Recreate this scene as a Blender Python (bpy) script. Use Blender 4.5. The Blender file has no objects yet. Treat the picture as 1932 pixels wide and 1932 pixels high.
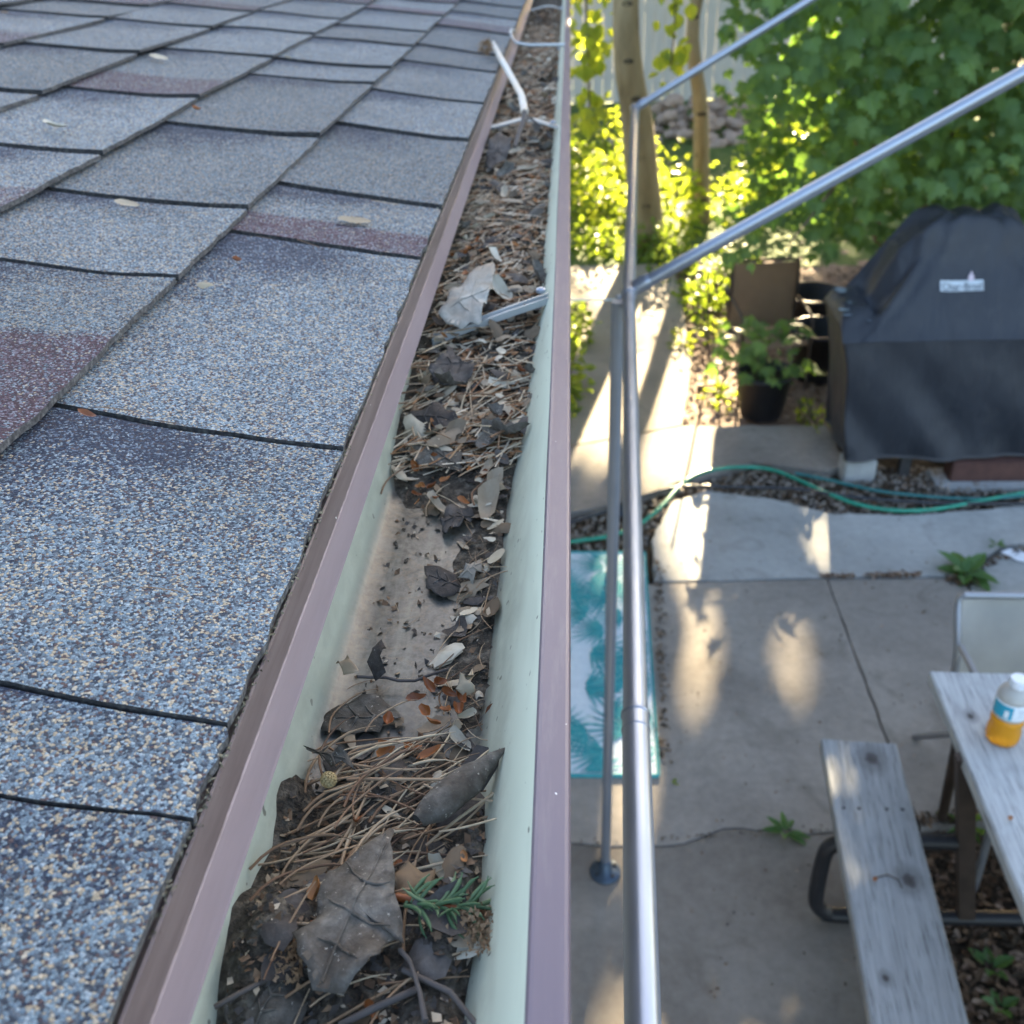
import bpy, bmesh, math, random
from mathutils import Vector as V, Matrix, noise
rnd = random.Random(11)
U = rnd.uniform
sc = bpy.context.scene
COL = sc.collection

# ------------------------------------------------------------------ camera
F, CC = 1850.0, 966.0                       # focal length and centre for a 1932 px square picture
CAM = V((0, 0, 2.75))                       # held above the gutter, 2.75 m over the patio
_h = V((110.0, -1172.0, F))                 # direction of the gutter's vanishing point
_d = V((134.0, (110.0 * 134.0 + F * F) / 1172.0, F))
EY = _h.normalized(); EZ = -_d.normalized(); EX = EY.cross(EZ).normalized()
def ray(u, v):
    c = V(((u - CC) / F, (v - CC) / F, 1.0))
    return V((EX.dot(c), EY.dot(c), EZ.dot(c)))
def onz(u, v, z):
    d = ray(u, v); return CAM + d * ((z - CAM.z) / d.z)
def ony(u, v, y):
    d = ray(u, v); return CAM + d * (y / d.y)
cam = bpy.data.cameras.new('camera'); cam_ob = bpy.data.objects.new('camera', cam); COL.objects.link(cam_ob)
cam_ob.matrix_world = Matrix(((EX.x, -EX.y, -EX.z, CAM.x), (EY.x, -EY.y, -EY.z, CAM.y),
                              (EZ.x, -EZ.y, -EZ.z, CAM.z), (0, 0, 0, 1)))
cam.sensor_width = 36.0; cam.lens = 36.0 * F / 1932.0
cam.clip_start = 0.02; cam.clip_end = 600
cam.dof.use_dof = True; cam.dof.focus_distance = 0.53; cam.dof.aperture_fstop = 13.0
sc.camera = cam_ob

# ------------------------------------------------------------------ light
SUN_EL, SUN_AZ = math.radians(15.0), math.radians(10.0)     # low sun beyond the far trees
SUN = V((math.sin(SUN_AZ) * math.cos(SUN_EL), math.cos(SUN_AZ) * math.cos(SUN_EL), math.sin(SUN_EL)))
w = bpy.data.worlds.new('World'); sc.world = w; w.use_nodes = True
nt = w.node_tree; bg = nt.nodes['Background']
sky = nt.nodes.new('ShaderNodeTexSky'); sky.sky_type = 'NISHITA'; sky.sun_disc = False
sky.sun_elevation = SUN_EL; sky.sun_rotation = SUN_AZ
sky.dust_density = 3.0; sky.ozone_density = 0.2; sky.air_density = 0.85
nt.links.new(sky.outputs[0], bg.inputs[0]); bg.inputs[1].default_value = 0.066
sl = bpy.data.lights.new('sun', 'SUN'); sl.energy = 5.0; sl.angle = math.radians(0.53); sl.color = (1.0, 0.80, 0.50)
so = bpy.data.objects.new('sun', sl); COL.objects.link(so)
so.rotation_euler = SUN.to_track_quat('Z', 'Y').to_euler(); so.location = (2, 12, 9)
sc.view_settings.view_transform = 'Standard'; sc.view_settings.look = 'None'
sc.view_settings.exposure = 4.0; sc.view_settings.gamma = 1.0; sc.view_settings.use_curve_mapping = False
sc.render.engine = 'CYCLES'
try:
    sc.cycles.use_denoising = True; sc.cycles.denoiser = 'OPENIMAGEDENOISE'
    sc.cycles.max_bounces = 8; sc.cycles.transparent_max_bounces = 8
except Exception: pass

# ------------------------------------------------------------------ helpers
class MB:
    def __init__(s): s.v = []; s.f = []; s.m = []; s.tone = None
    def face(s, idx, m=0): s.f.append(tuple(idx)); s.m.append(m)
    def poly(s, pts, m=0):
        n = len(s.v); s.v += [tuple(p) for p in pts]; s.face(range(n, n + len(pts)), m)
    def box(s, c, d, rz=0.0, m=0, rot=None):
        n = len(s.v); M_ = rot or Matrix.Rotation(rz, 3, 'Z'); c = V(c)
        for z in (-1, 1):
            for x, y in ((-1, -1), (1, -1), (1, 1), (-1, 1)):
                s.v.append(tuple(c + M_ @ V((x * d[0] / 2, y * d[1] / 2, z * d[2] / 2))))
        for q in ((3, 2, 1, 0), (4, 5, 6, 7), (0, 1, 5, 4), (1, 2, 6, 5), (2, 3, 7, 6), (3, 0, 4, 7)):
            s.face([n + i for i in q], m)
    def tube(s, pts, r, seg=8, m=0, cap=True, flat=1.0):
        pts = [V(p) for p in pts]; n0 = len(s.v); k = len(pts); up = None
        for i, p in enumerate(pts):
            t = (pts[min(i + 1, k - 1)] - pts[max(i - 1, 0)])
            t = t.normalized() if t.length > 1e-9 else V((0, 0, 1))
            if up is None: up = t.orthogonal().normalized()
            up = (up - t * up.dot(t)); up = up.normalized() if up.length > 1e-6 else t.orthogonal().normalized()
            b = t.cross(up); rr = r[i] if isinstance(r, (list, tuple)) else r
            for j in range(seg):
                a = 2 * math.pi * j / seg
                s.v.append(tuple(p + up * (math.cos(a) * rr) + b * (math.sin(a) * rr * flat)))
        for i in range(k - 1):
            for j in range(seg):
                a = n0 + i * seg + j; b2 = n0 + i * seg + (j + 1) % seg
                s.face((a, b2, b2 + seg, a + seg), m)
        if cap:                                   # caps keep their own corners so the sides shade true
            c0 = len(s.v); s.v += s.v[n0:n0 + seg]; s.v += s.v[n0 + (k - 1) * seg:n0 + k * seg]
            s.face([c0 + j for j in reversed(range(seg))], m); s.face([c0 + seg + j for j in range(seg)], m)
    def lathe(s, prof, c, seg=24, m=0, axis='Z'):
        n0 = len(s.v); c = V(c)
        for r, z in prof:
            for j in range(seg):
                a = 2 * math.pi * j / seg; s.v.append((c.x + r * math.cos(a), c.y + r * math.sin(a), c.z + z))
        for i in range(len(prof) - 1):
            for j in range(seg):
                a = n0 + i * seg + j; b = n0 + i * seg + (j + 1) % seg
                s.face((a, b, b + seg, a + seg), m)
        s.face([n0 + j for j in reversed(range(seg))], m)
        s.face([n0 + (len(prof) - 1) * seg + j for j in range(seg)], m)
    def sweep(s, prof, y0, y1, ny, m=0, mats=None, wob=0.0):
        """profile in x,z swept along y"""
        n0 = len(s.v); k = len(prof)
        for i in range(ny + 1):
            y = y0 + (y1 - y0) * i / ny
            for j, (x, z) in enumerate(prof):
                q = wob * noise.noise(V((y * 3.0, j * 0.15, 5.0))) if wob else 0
                s.v.append((x + q, y, z + q * .6))
        for i in range(ny):
            for j in range(k - 1):
                a = n0 + i * k + j
                s.face((a, a + 1, a + 1 + k, a + k), mats[j] if mats else m)
    def prism(s, pts, z0, z1, m=0):
        n = len(s.v); k = len(pts)
        s.v += [(p[0], p[1], z0) for p in pts] + [(p[0], p[1], z1) for p in pts]
        s.face([n + k + i for i in range(k)], m); s.face([n + i for i in reversed(range(k))], m)
        for i in range(k): s.face((n + i, n + (i + 1) % k, n + k + (i + 1) % k, n + k + i), m)
    def mesh(s, name, mats, smooth=False):
        me = bpy.data.meshes.new(name); me.from_pydata(s.v, [], s.f)
        for mt in (mats if isinstance(mats, (list, tuple)) else [mats]): me.materials.append(mt)
        if any(s.m): me.polygons.foreach_set('material_index', s.m)
        if smooth: me.polygons.foreach_set('use_smooth', [True] * len(s.f))
        if s.tone:
            ca = me.color_attributes.new('tone', 'FLOAT_COLOR', 'POINT')
            for i, t in enumerate(s.tone): ca.data[i].color = t
        me.update(); return me
    def build(s, name, mats, parent=None, smooth=False, kind=None):
        return put(name, s.mesh(name, mats, smooth), parent, kind)

def put(name, me, parent=None, kind=None, loc=None, rot=None, scale=None):
    o = bpy.data.objects.new(name, me); COL.objects.link(o)
    if parent is not None:
        o.parent = parent
        p = V((0, 0, 0)); q = parent
        while q is not None: p += V(q.location); q = q.parent
        o.location = (V(loc) if loc is not None else V((0, 0, 0))) - p
    elif loc is not None: o.location = loc
    if rot is not None: o.rotation_euler = rot
    if scale is not None: o.scale = scale if isinstance(scale, (tuple, list)) else (scale,) * 3
    if kind: o['kind'] = kind
    return o
def tag(o, label, cat, group=None):
    o['label'] = label; o['category'] = cat
    if group: o['group'] = group
    return o
def thing(name, loc, label, cat, group=None):
    o = bpy.data.objects.new(name, None); COL.objects.link(o); o.location = loc; o.empty_display_size = .1
    return tag(o, label, cat, group)
def structure(name, loc=(0, 0, 0)):
    o = bpy.data.objects.new(name, None); COL.objects.link(o); o.location = loc; o['kind'] = 'structure'; return o
def smooth(a, b, x):
    t = min(1, max(0, (x - a) / (b - a))); return t * t * (3 - 2 * t)
def nz(x, y=0, z=0): return noise.noise(V((x, y, z)))

# ------------------------------------------------------------------ materials
class NT:
    def __init__(s, name):
        s.mat = bpy.data.materials.new(name); s.mat.use_nodes = True; s.t = s.mat.node_tree
        s.b = s.t.nodes['Principled BSDF']; s.out = s.t.nodes['Material Output']
    def n(s, typ, **kw):
        nd = s.t.nodes.new('ShaderNode' + typ)
        for k, v_ in kw.items():
            if k.startswith('i_'):
                key = k[2:]; key = int(key) if key.isdigit() else key.replace('_', ' ')
                nd.inputs[key].default_value = v_
            else: setattr(nd, k, v_)
        return nd
    def l(s, a, b): s.t.links.new(a, b)
    def coord(s, scale=(1, 1, 1), which='Object', rot=(0, 0, 0)):
        tc = s.n('TexCoord'); mp = s.n('Mapping'); mp.inputs['Scale'].default_value = scale; mp.inputs['Rotation'].default_value = rot
        s.l(tc.outputs[which], mp.inputs[0]); return mp.outputs[0]
    def noise(s, co, scale, detail=4, rough=.55, dist=0.0):
        nd = s.n('TexNoise'); nd.inputs['Scale'].default_value = scale; nd.inputs['Detail'].default_value = detail
        nd.inputs['Roughness'].default_value = rough; nd.inputs['Distortion'].default_value = dist
        s.l(co, nd.inputs['Vector']); return nd.outputs[0]
    def ramp(s, fac, stops, interp='LINEAR'):
        r = s.n('ValToRGB'); cr = r.color_ramp; cr.interpolation = interp
        while len(cr.elements) < len(stops): cr.elements.new(0.5)
        for e, (p, c) in zip(cr.elements, stops):
            e.position = p; e.color = (c[0], c[1], c[2], 1) if not isinstance(c, (int, float)) else (c, c, c, 1)
        s.l(fac, r.inputs[0]); return r.outputs[0]
    def mix(s, fac, a, b, typ='MIX'):
        m = s.n('MixRGB', blend_type=typ)
        for k, x in ((0, fac), (1, a), (2, b)):
            if hasattr(x, 'is_linked'): s.l(x, m.inputs[k])
            elif isinstance(x, (int, float)): m.inputs[k].default_value = x if k == 0 else (x, x, x, 1)
            else: m.inputs[k].default_value = (x[0], x[1], x[2], 1)
        return m.outputs[0]
    def math(s, op, a, b=0.0, c=None):
        m = s.n('Math', operation=op)
        for k, x in enumerate((a, b, c)):
            if x is None: continue
            if hasattr(x, 'is_linked'): s.l(x, m.inputs[k])
            else: m.inputs[k].default_value = x
        return m.outputs[0]
    def bump(s, h, strength=.3, dist=.002, prev=None):
        b = s.n('Bump'); b.inputs['Strength'].default_value = strength; b.inputs['Distance'].default_value = dist
        s.l(h, b.inputs['Height'])
        if prev is not None: s.l(prev, b.inputs['Normal'])
        return b.outputs[0]
    def done(s, col=None, rough=.6, normal=None, metal=0.0, spec=.4):
        if col is not None:
            if hasattr(col, 'is_linked'): s.l(col, s.b.inputs['Base Color'])
            else: s.b.inputs['Base Color'].default_value = (col[0], col[1], col[2], 1)
        if hasattr(rough, 'is_linked'): s.l(rough, s.b.inputs['Roughness'])
        else: s.b.inputs['Roughness'].default_value = rough
        s.b.inputs['Metallic'].default_value = metal; s.b.inputs['Specular IOR Level'].default_value = spec
        if normal is not None: s.l(normal, s.b.inputs['Normal'])
        return s.mat

def blotch(name, cols, scale=5, rough=.75, bscale=60, bstr=.3, bdist=.003, detail=6, spec=.3, metal=0, mscale=(1, 1, 1), isl=False, speck=None):
    """plain procedural surface: colours blended by noise, with fine relief"""
    t = NT(name); co = t.coord(mscale); f = t.noise(co, scale, detail)
    n_ = len(cols); c = t.ramp(f, [(.28 + .44 * i / max(1, n_ - 1), q) for i, q in enumerate(cols)])
    if isl:
        g = t.n('NewGeometry').outputs['Random Per Island']; c = t.mix(.75, c, t.ramp(g, [(i / max(1, n_ - 1), q) for i, q in enumerate(cols)]))
    if speck:
        f2 = t.noise(co, speck[0], 3); k = t.ramp(f2, [(speck[1], 0), (speck[1] + .06, 1)]); c = t.mix(k, c, speck[2])
    return t.done(c, rough, t.bump(t.noise(co, bscale, 5), bstr, bdist), metal, spec)

def m_granule():
    t = NT('shingle_granules'); co = t.coord()
    at = t.n('Attribute', attribute_name='tone'); sp = t.n('SeparateColor'); t.l(at.outputs['Color'], sp.inputs[0])
    dark, purple, light = sp.outputs
    vo = t.n('TexVoronoi'); vo.inputs['Scale'].default_value = 740; t.l(co, vo.inputs['Vector'])
    vd = t.n('TexVoronoi', feature='DISTANCE_TO_EDGE'); vd.inputs['Scale'].default_value = 740; t.l(co, vd.inputs['Vector'])
    cs = t.n('SeparateColor'); t.l(vo.outputs['Color'], cs.inputs[0]); r, g, b = cs.outputs
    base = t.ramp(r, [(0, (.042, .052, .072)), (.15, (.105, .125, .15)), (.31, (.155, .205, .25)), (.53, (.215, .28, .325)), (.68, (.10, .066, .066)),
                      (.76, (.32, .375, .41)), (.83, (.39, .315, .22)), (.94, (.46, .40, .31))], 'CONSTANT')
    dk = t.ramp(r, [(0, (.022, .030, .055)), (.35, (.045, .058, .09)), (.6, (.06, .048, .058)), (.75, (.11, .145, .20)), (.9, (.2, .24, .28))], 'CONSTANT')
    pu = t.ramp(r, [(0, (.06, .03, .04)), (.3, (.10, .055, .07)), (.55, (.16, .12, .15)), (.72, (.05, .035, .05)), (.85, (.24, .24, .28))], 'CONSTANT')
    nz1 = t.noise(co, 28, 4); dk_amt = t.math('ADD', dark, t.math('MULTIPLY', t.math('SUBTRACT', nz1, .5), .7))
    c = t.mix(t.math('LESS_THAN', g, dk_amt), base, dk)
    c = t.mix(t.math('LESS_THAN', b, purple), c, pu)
    c = t.mix(1.0, c, t.mix(1.0, light, light), 'MULTIPLY') if False else c
    ml = t.n('MixRGB', blend_type='MULTIPLY'); ml.inputs[0].default_value = 1; t.l(c, ml.inputs[1])
    cmb = t.n('CombineColor'); [t.l(light, cmb.inputs[i]) for i in range(3)]; t.l(cmb.outputs[0], ml.inputs[2])
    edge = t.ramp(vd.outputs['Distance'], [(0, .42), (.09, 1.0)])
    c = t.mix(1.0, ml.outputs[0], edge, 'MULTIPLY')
    hgt = t.math('ADD', t.ramp(vd.outputs['Distance'], [(0, 0), (.3, 1)]), t.math('MULTIPLY', r, .6))
    return t.done(c, .82, t.bump(hgt, .8, .0008), 0, .25)
M_GRAN = m_granule()
M_SHEDGE = blotch('shingle_cut_edge', [(.03, .03, .033), (.085, .085, .09), (.20, .20, .20)], 260, .95, 500, .9, .002)
M_JOINT = blotch('shingle_cut_side', [(.010, .010, .012), (.028, .028, .030), (.075, .072, .068)], 300, .95, 500, .9, .002)
M_TAR = blotch('asphalt_underlay', [(.012, .012, .014), (.03, .03, .032)], 120, .9, 300, .6, .001)
M_MOSS = blotch('moss', [(.07, .062, .04), (.17, .15, .105), (.30, .275, .21)], 240, .95, 500, .9, .002)

def m_drip():
    t = NT('drip_edge_paint'); co = t.coord(); cz = t.n('SeparateXYZ'); t.l(co, cz.inputs[0])
    st = t.noise(t.coord((60, 4, 60)), 2.0, 6, .7); st2 = t.noise(t.coord((30, 9, 30)), 6.0, 5, .7)
    z = t.math('ADD', cz.outputs[2], t.math('MULTIPLY', t.math('SUBTRACT', st2, .5), .0035))
    dirt = t.n('MapRange'); dirt.inputs['From Min'].default_value = 2.4466; dirt.inputs['From Max'].default_value = 2.4474
    t.l(z, dirt.inputs[0])
    clean = t.mix(t.noise(t.coord((40, 5, 40)), 3, 6, .7), (.165, .122, .132), (.245, .195, .208)); dirty = t.mix(t.ramp(st, [(.35, 0), (.7, 1)]), (.075, .052, .052), (.135, .105, .103))
    c = t.mix(dirt.outputs[0], clean, dirty)
    sp = t.ramp(t.noise(t.coord((1, .5, 1)), 240, 1), [(.80, 0), (.83, 1)]); c = t.mix(sp, c, (.7, .7, .68))
    return t.done(c, .42, t.bump(st, .12, .0008), 0, .45)
M_DRIP = m_drip()
def m_trough():
    t = NT('gutter_enamel'); co = t.coord(); cz = t.n('SeparateXYZ'); t.l(co, cz.inputs[0])
    c = t.mix(t.noise(co, 12, 4), (.50, .545, .43), (.58, .615, .505))
    # silt and stains settle on the floor of the trough, thickest towards the front wall
    low = t.n('MapRange'); low.inputs['From Min'].default_value = 2.378; low.inputs['From Max'].default_value = 2.368; t.l(cz.outputs[2], low.inputs[0])
    fr = t.n('MapRange'); fr.inputs['From Min'].default_value = -.146; fr.inputs['From Max'].default_value = -.085; t.l(cz.outputs[0], fr.inputs[0])
    n1 = t.noise(co, 38, 7, .65, .4); n2 = t.noise(co, 210, 4, .7)
    silt = t.math('ADD', t.math('MULTIPLY', fr.outputs[0], .62), t.math('ADD', t.math('MULTIPLY', n1, 1.1), -.44))
    siltc = t.mix(t.ramp(n2, [(.36, 0), (.64, 1)]), (.016, .016, .0145), (.080, .080, .074))
    zinc = t.mix(n1, (.062, .066, .063), (.135, .14, .134)); rust = t.ramp(n1, [(.46, 0), (.5, 1), (.55, 0)])
    fl = t.mix(t.math('MULTIPLY', rust, .22), t.mix(t.ramp(silt, [(-.10, 0), (.26, 1)]), zinc, siltc), (.22, .15, .08))
    c = t.mix(low.outputs[0], c, fl)
    sp = t.ramp(t.noise(t.coord((1, .35, .35)), 330, 1), [(.735, 0), (.76, 1)]); c = t.mix(t.math('MULTIPLY', sp, .8), c, (.04, .035, .03))
    tide = t.n('MapRange'); tide.inputs['From Min'].default_value = 2.404; tide.inputs['From Max'].default_value = 2.374; t.l(t.math('ADD', cz.outputs[2], t.math('MULTIPLY', t.math('SUBTRACT', t.noise(t.coord((14, 14, 20)), 3, 6, .7), .5), .05)), tide.inputs[0])
    c = t.mix(t.math('MULTIPLY', t.math('MULTIPLY', tide.outputs[0], .55), t.math('SUBTRACT', 1.0, low.outputs[0])), c, (.19, .195, .155))
    gr = t.ramp(t.noise(t.coord((30, 3, 3)), 3, 5), [(.5, 0), (.75, .35)]); c = t.mix(gr, c, (.30, .30, .24))
    return t.done(c, .38, t.bump(n2, .1, .0006), 0, .5)
M_TROUGH = m_trough()
def m_lip():
    t = NT('gutter_lip_paint'); co = t.coord()
    c = t.mix(t.noise(t.coord((40, 2, 10)), 2, 5), (.092, .070, .092), (.125, .098, .122))
    c = t.mix(t.ramp(t.noise(t.coord((50, 6, 50)), 3, 6, .75), [(.5, 0), (.8, .5)]), c, (.20, .17, .17)); sp = t.ramp(t.noise(co, 300, 1), [(.785, 0), (.80, 1)]); c = t.mix(sp, c, (.7, .7, .7))
    return t.done(c, .40, t.bump(t.noise(co, 300, 3), .05, .0004), 0, .5)
M_LIP = m_lip()
M_GUTOUT = blotch('gutter_brown_enamel', [(.10, .075, .07), (.13, .10, .095)], 8, .4, 200, .05, .0005)
def m_metal(name, c0, c1, rough=.3, metal=.85):
    t = NT(name); co = t.coord(); n_ = t.noise(co, 14, 5); return t.done(t.mix(n_, c0, c1), t.ramp(n_, [(.3, rough), (.7, rough + .12)]), t.bump(t.noise(co, 30, 3), .006, .0008), metal, .5)
M_TUBE = m_metal('painted_steel_tube', (.27, .30, .36), (.32, .35, .41), .30, .72)
M_TUBEDK = m_metal('dark_foot_plate', (.035, .055, .085), (.05, .075, .11), .35, .4)
M_HANGER = m_metal('galvanised_hanger', (.30, .32, .33), (.44, .46, .47), .42, .5)
M_ALU = m_metal('chair_tube', (.24, .25, .27), (.34, .35, .38), .35, .7)
M_BLACKTUBE = blotch('black_tube_paint', [(.010, .011, .014), (.018, .018, .022)], 20, .45, 120, .05, .001, spec=.4)
M_RUSTTUBE = blotch('brown_tube_paint', [(.030, .022, .018), (.055, .038, .030)], 18, .6, 120, .1, .001)

def m_wood(name, knots, pale=False):
    t = NT(name); co = t.coord((1, 1, 1)); dn = t.noise(t.coord((5, 1.2, 5)), 3, 3)
    gc = t.n('VectorMath', operation='ADD'); t.l(t.coord((34, 1.6, 34)), gc.inputs[0])
    k = t.n('CombineXYZ'); t.l(t.math('MULTIPLY', dn, 1.3), k.inputs[0]); t.l(k.outputs[0], gc.inputs[1])
    g = t.noise(gc.outputs[0], 2.2, 7, .6); g2 = t.noise(t.coord((160, 5, 160)), 1.4, 4, .6)
    c = t.ramp(g, [(.25, (.15, .155, .158)), (.42, (.235, .246, .255)), (.60, (.285, .30, .312)), (.78, (.255, .26, .262))] if not pale else [(.25, (.24, .25, .255)), (.42, (.34, .355, .365)), (.60, (.41, .425, .435)), (.78, (.36, .365, .37))])
    crack = t.ramp(g2, [(.36, 1), (.42, 0)]); c = t.mix(t.math('MULTIPLY', crack, .75), c, (.05, .05, .05))
    sx = t.n('SeparateXYZ'); t.l(co, sx.inputs[0])
    dist = None
    for kx, ky, kr in knots:
        a = t.math('MULTIPLY', t.math('SUBTRACT', sx.outputs[0], kx), 1.0); b = t.math('MULTIPLY', t.math('SUBTRACT', sx.outputs[1], ky), .75)
        d2 = t.math('SQRT', t.math('ADD', t.math('MULTIPLY', a, a), t.math('MULTIPLY', b, b)))
        d2 = t.math('ADD', d2, t.math('MULTIPLY', t.math('SUBTRACT', t.noise(co, 55, 3), .5), kr * .9))
        d2 = t.math('DIVIDE', d2, kr); dist = d2 if dist is None else t.math('MINIMUM', dist, d2)
    if dist is not None:
        kk = t.ramp(t.math('MULTIPLY', dist, .25), [(0.0, 1), (.15, .9), (.23, .45), (.34, .38), (.60, .0)]); c = t.mix(kk, c, (.05, .045, .045))
    bl = t.ramp(t.noise(co, 9, 4), [(.55, 0), (.75, .4)]); c = t.mix(bl, c, (.16, .16, .165))
    return t.done(c, .78, t.bump(g, .35, .002, t.bump(g2, .4, .002)), 0, .25)
M_BENCH = m_wood('weathered_bench_wood', [(.03, .845, .026), (.055, .40, .022), (-.06, .10, .010)])
M_TABLE = m_wood('weathered_table_wood', [(-.055, .73, .011), (.03, .40, .014), (.05, .02, .016)], True)

def m_concrete(name, a, b, c3, seed=0.0):
    t = NT(name); tc = t.n('TexCoord'); ad = t.n('VectorMath', operation='ADD'); ad.inputs[1].default_value = (seed, seed * 2, 0); t.l(tc.outputs['Object'], ad.inputs[0]); co = ad.outputs[0]
    f = t.noise(co, 1.6, 8, .62, .3); c = t.ramp(f, [(.30, a), (.5, b), (.70, c3)])
    f2 = t.noise(co, 26, 5, .7); c = t.mix(.35, c, t.ramp(f2, [(.3, a), (.7, c3)]))
    k = t.ramp(t.noise(co, 150, 2), [(.66, 0), (.74, .5)]); c = t.mix(k, c, (.06, .06, .06))
    st = t.ramp(t.noise(co, 4.5, 5, .6, .8), [(.56, 0), (.72, .5)]); c = t.mix(st, c, (.10, .085, .068)); cr_ = t.n('TexVoronoi', feature='DISTANCE_TO_EDGE'); cr_.inputs['Scale'].default_value = 1.1; t.l(t.mix(.12, co, t.n('TexNoise').outputs['Color']) if False else co, cr_.inputs['Vector']); wet = t.ramp(t.noise(co, .9, 6, .6, .5), [(.48, 0), (.60, .30)]); c = t.mix(wet, c, [x * .6 for x in a])
    return t.done(c, .85, t.bump(t.noise(co, 120, 5), .25, .0015, t.bump(f2, .2, .003)), 0, .25)
M_CON_A = m_concrete('patio_concrete', (.150, .132, .116), (.245, .222, .198), (.315, .290, .262), 0)
M_CON_B = m_concrete('pale_concrete', (.20, .205, .20), (.31, .315, .31), (.39, .39, .38), 3.3)
M_CON_C = m_concrete('worn_concrete', (.112, .097, .083), (.185, .165, .145), (.255, .232, .206), 7.7)
M_CON_P = m_concrete('path_concrete', (.22, .185, .135), (.27, .23, .175), (.31, .27, .21), 5.1)
M_SOIL = blotch('dark_soil', [(.022, .016, .011), (.05, .036, .024), (.085, .062, .042)], 22, .95, 90, .9, .012)
M_GROUND = blotch('garden_ground', [(.045, .045, .02), (.075, .075, .032), (.10, .085, .05)], 3, .95, 40, .8, .02)
M_MULCH = blotch('wood_mulch', [(.10, .06, .04), (.22, .15, .11), (.36, .27, .21)], 60, .9, 120, .8, .008, isl=True)
M_STONE = blotch('river_stone', [(.10, .085, .07), (.22, .19, .16), (.34, .30, .27)], 9, .8, 120, .2, .002)
M_PINKSTONE = blotch('pink_rubble_stone', [(.26, .18, .14), (.40, .30, .25), (.48, .40, .34)], 6, .85, 60, .4, .006)
M_LITTER = blotch('dead_leaf_litter', [(.035, .022, .014), (.11, .065, .038), (.20, .13, .08), (.06, .04, .028)], 50, .85, 150, .4, .002, isl=True)

def m_leaf(name, c0, c1, trans=.45, rough=.45, tcol=None, isl=True):
    t = NT(name); co = t.coord()
    g = t.n('NewGeometry').outputs['Random Per Island'] if isl else t.n('ObjectInfo').outputs['Random']
    c = t.mix(g, c0, c1); n_ = t.noise(co, 40, 4); c = t.mix(t.ramp(n_, [(.35, 0), (.7, .35)]), c, [x * .6 for x in c0])
    t.done(c, rough, t.bump(n_, .2, .003), 0, .35)
    tr = t.n('BsdfTranslucent'); tc = tcol or [min(1, x * 2.3) for x in c1]
    tr.inputs[0].default_value = (tc[0], tc[1], tc[2], 1)
    mx = t.n('MixShader'); mx.inputs[0].default_value = trans
    t.l(t.b.outputs[0], mx.inputs[1]); t.l(tr.outputs[0], mx.inputs[2]); t.l(mx.outputs[0], t.out.inputs[0]); return t.mat
M_MAPLE = m_leaf('maple_leaf_green', (.030, .070, .020), (.125, .205, .055), .38, .55, (.20, .36, .04))
M_MAPLE1 = m_leaf('maple_leaf_green_front', (.038, .085, .026), (.14, .23, .066), .38, .55, (.20, .36, .04), isl=False)
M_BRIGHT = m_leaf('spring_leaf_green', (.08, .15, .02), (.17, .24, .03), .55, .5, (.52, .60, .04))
M_HERB = m_leaf('herb_leaf_green', (.03, .07, .015), (.07, .13, .025), .45, .5, (.34, .46, .03))
M_SHADE = m_leaf('shade_tree_leaf', (.04, .08, .02), (.07, .12, .03), .15, .5, (.14, .22, .03))
M_BARK = blotch('aspen_bark', [(.15, .11, .055), (.25, .19, .10), (.33, .26, .15)], 7, .85, 60, .5, .006, mscale=(1, 1, .35), speck=(9, .66, (.07, .055, .035)))
M_BARKDK = blotch('brown_bark', [(.07, .045, .03), (.13, .09, .06)], 12, .9, 50, .7, .008, mscale=(1, 1, .3))
M_PALEBARK = blotch('pale_young_bark', [(.40, .34, .28), (.5, .45, .38)], 12, .8, 60, .3, .004)
M_FENCE = blotch('weathered_fence_board', [(.44, .41, .37), (.54, .51, .46)], 3, .85, 40, .4, .004, mscale=(6, 6, .6))
M_KNOT = blotch('bark_knot', [(.03, .025, .018), (.09, .07, .04)], 30, .9, 90, .6, .004)

def m_dry(name, cols, scale=60, rough=.8, rand=.5, bs=.4, speck=None):
    t = NT(name); co = t.coord(); r = t.n('ObjectInfo').outputs['Random']; n_ = t.noise(co, scale, 6, .65)
    k = t.math('ADD', t.math('MULTIPLY', n_, 1 - rand), t.math('MULTIPLY', r, rand)); m_ = len(cols)
    c = t.ramp(k, [(.22 + .56 * i / max(1, m_ - 1), q) for i, q in enumerate(cols)])
    big = t.noise(co, scale * .22, 5, .6, .6); c = t.mix(t.ramp(big, [(.42, 0), (.62, .7)]), c, [cols[0][0] * 1.5, cols[0][1] * 1.25, cols[0][2]])
    if speck: c = t.mix(t.ramp(t.noise(co, speck[0], 3, .7), [(speck[1], 0), (speck[1] + .05, speck[3])]), c, speck[2])
    return t.done(c, rough, t.bump(n_, bs, .001), 0, .3)
M_NEEDLE = m_dry('dry_pine_needle', [(.11, .065, .04), (.21, .14, .085), (.32, .23, .145), (.42, .34, .23)], 120, .55, .8, .1)
M_GREYLEAF = m_dry('rotted_grey_leaf', [(.030, .026, .022), (.075, .068, .058), (.135, .122, .105), (.22, .20, .175)], 170, .88, .12, 1.0, (360, .64, (.34, .31, .26), .85))
M_DARKLEAF = m_dry('rotted_dark_leaf', [(.022, .019, .018), (.058, .052, .049), (.115, .105, .098)], 150, .8, .3, .9, (300, .66, (.22, .21, .2), .7))
M_PALELEAF = m_dry('bleached_leaf', [(.13, .122, .11), (.26, .245, .215), (.38, .36, .315)], 75, .8, .2, .6, (260, .66, (.12, .11, .10), .6))
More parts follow.
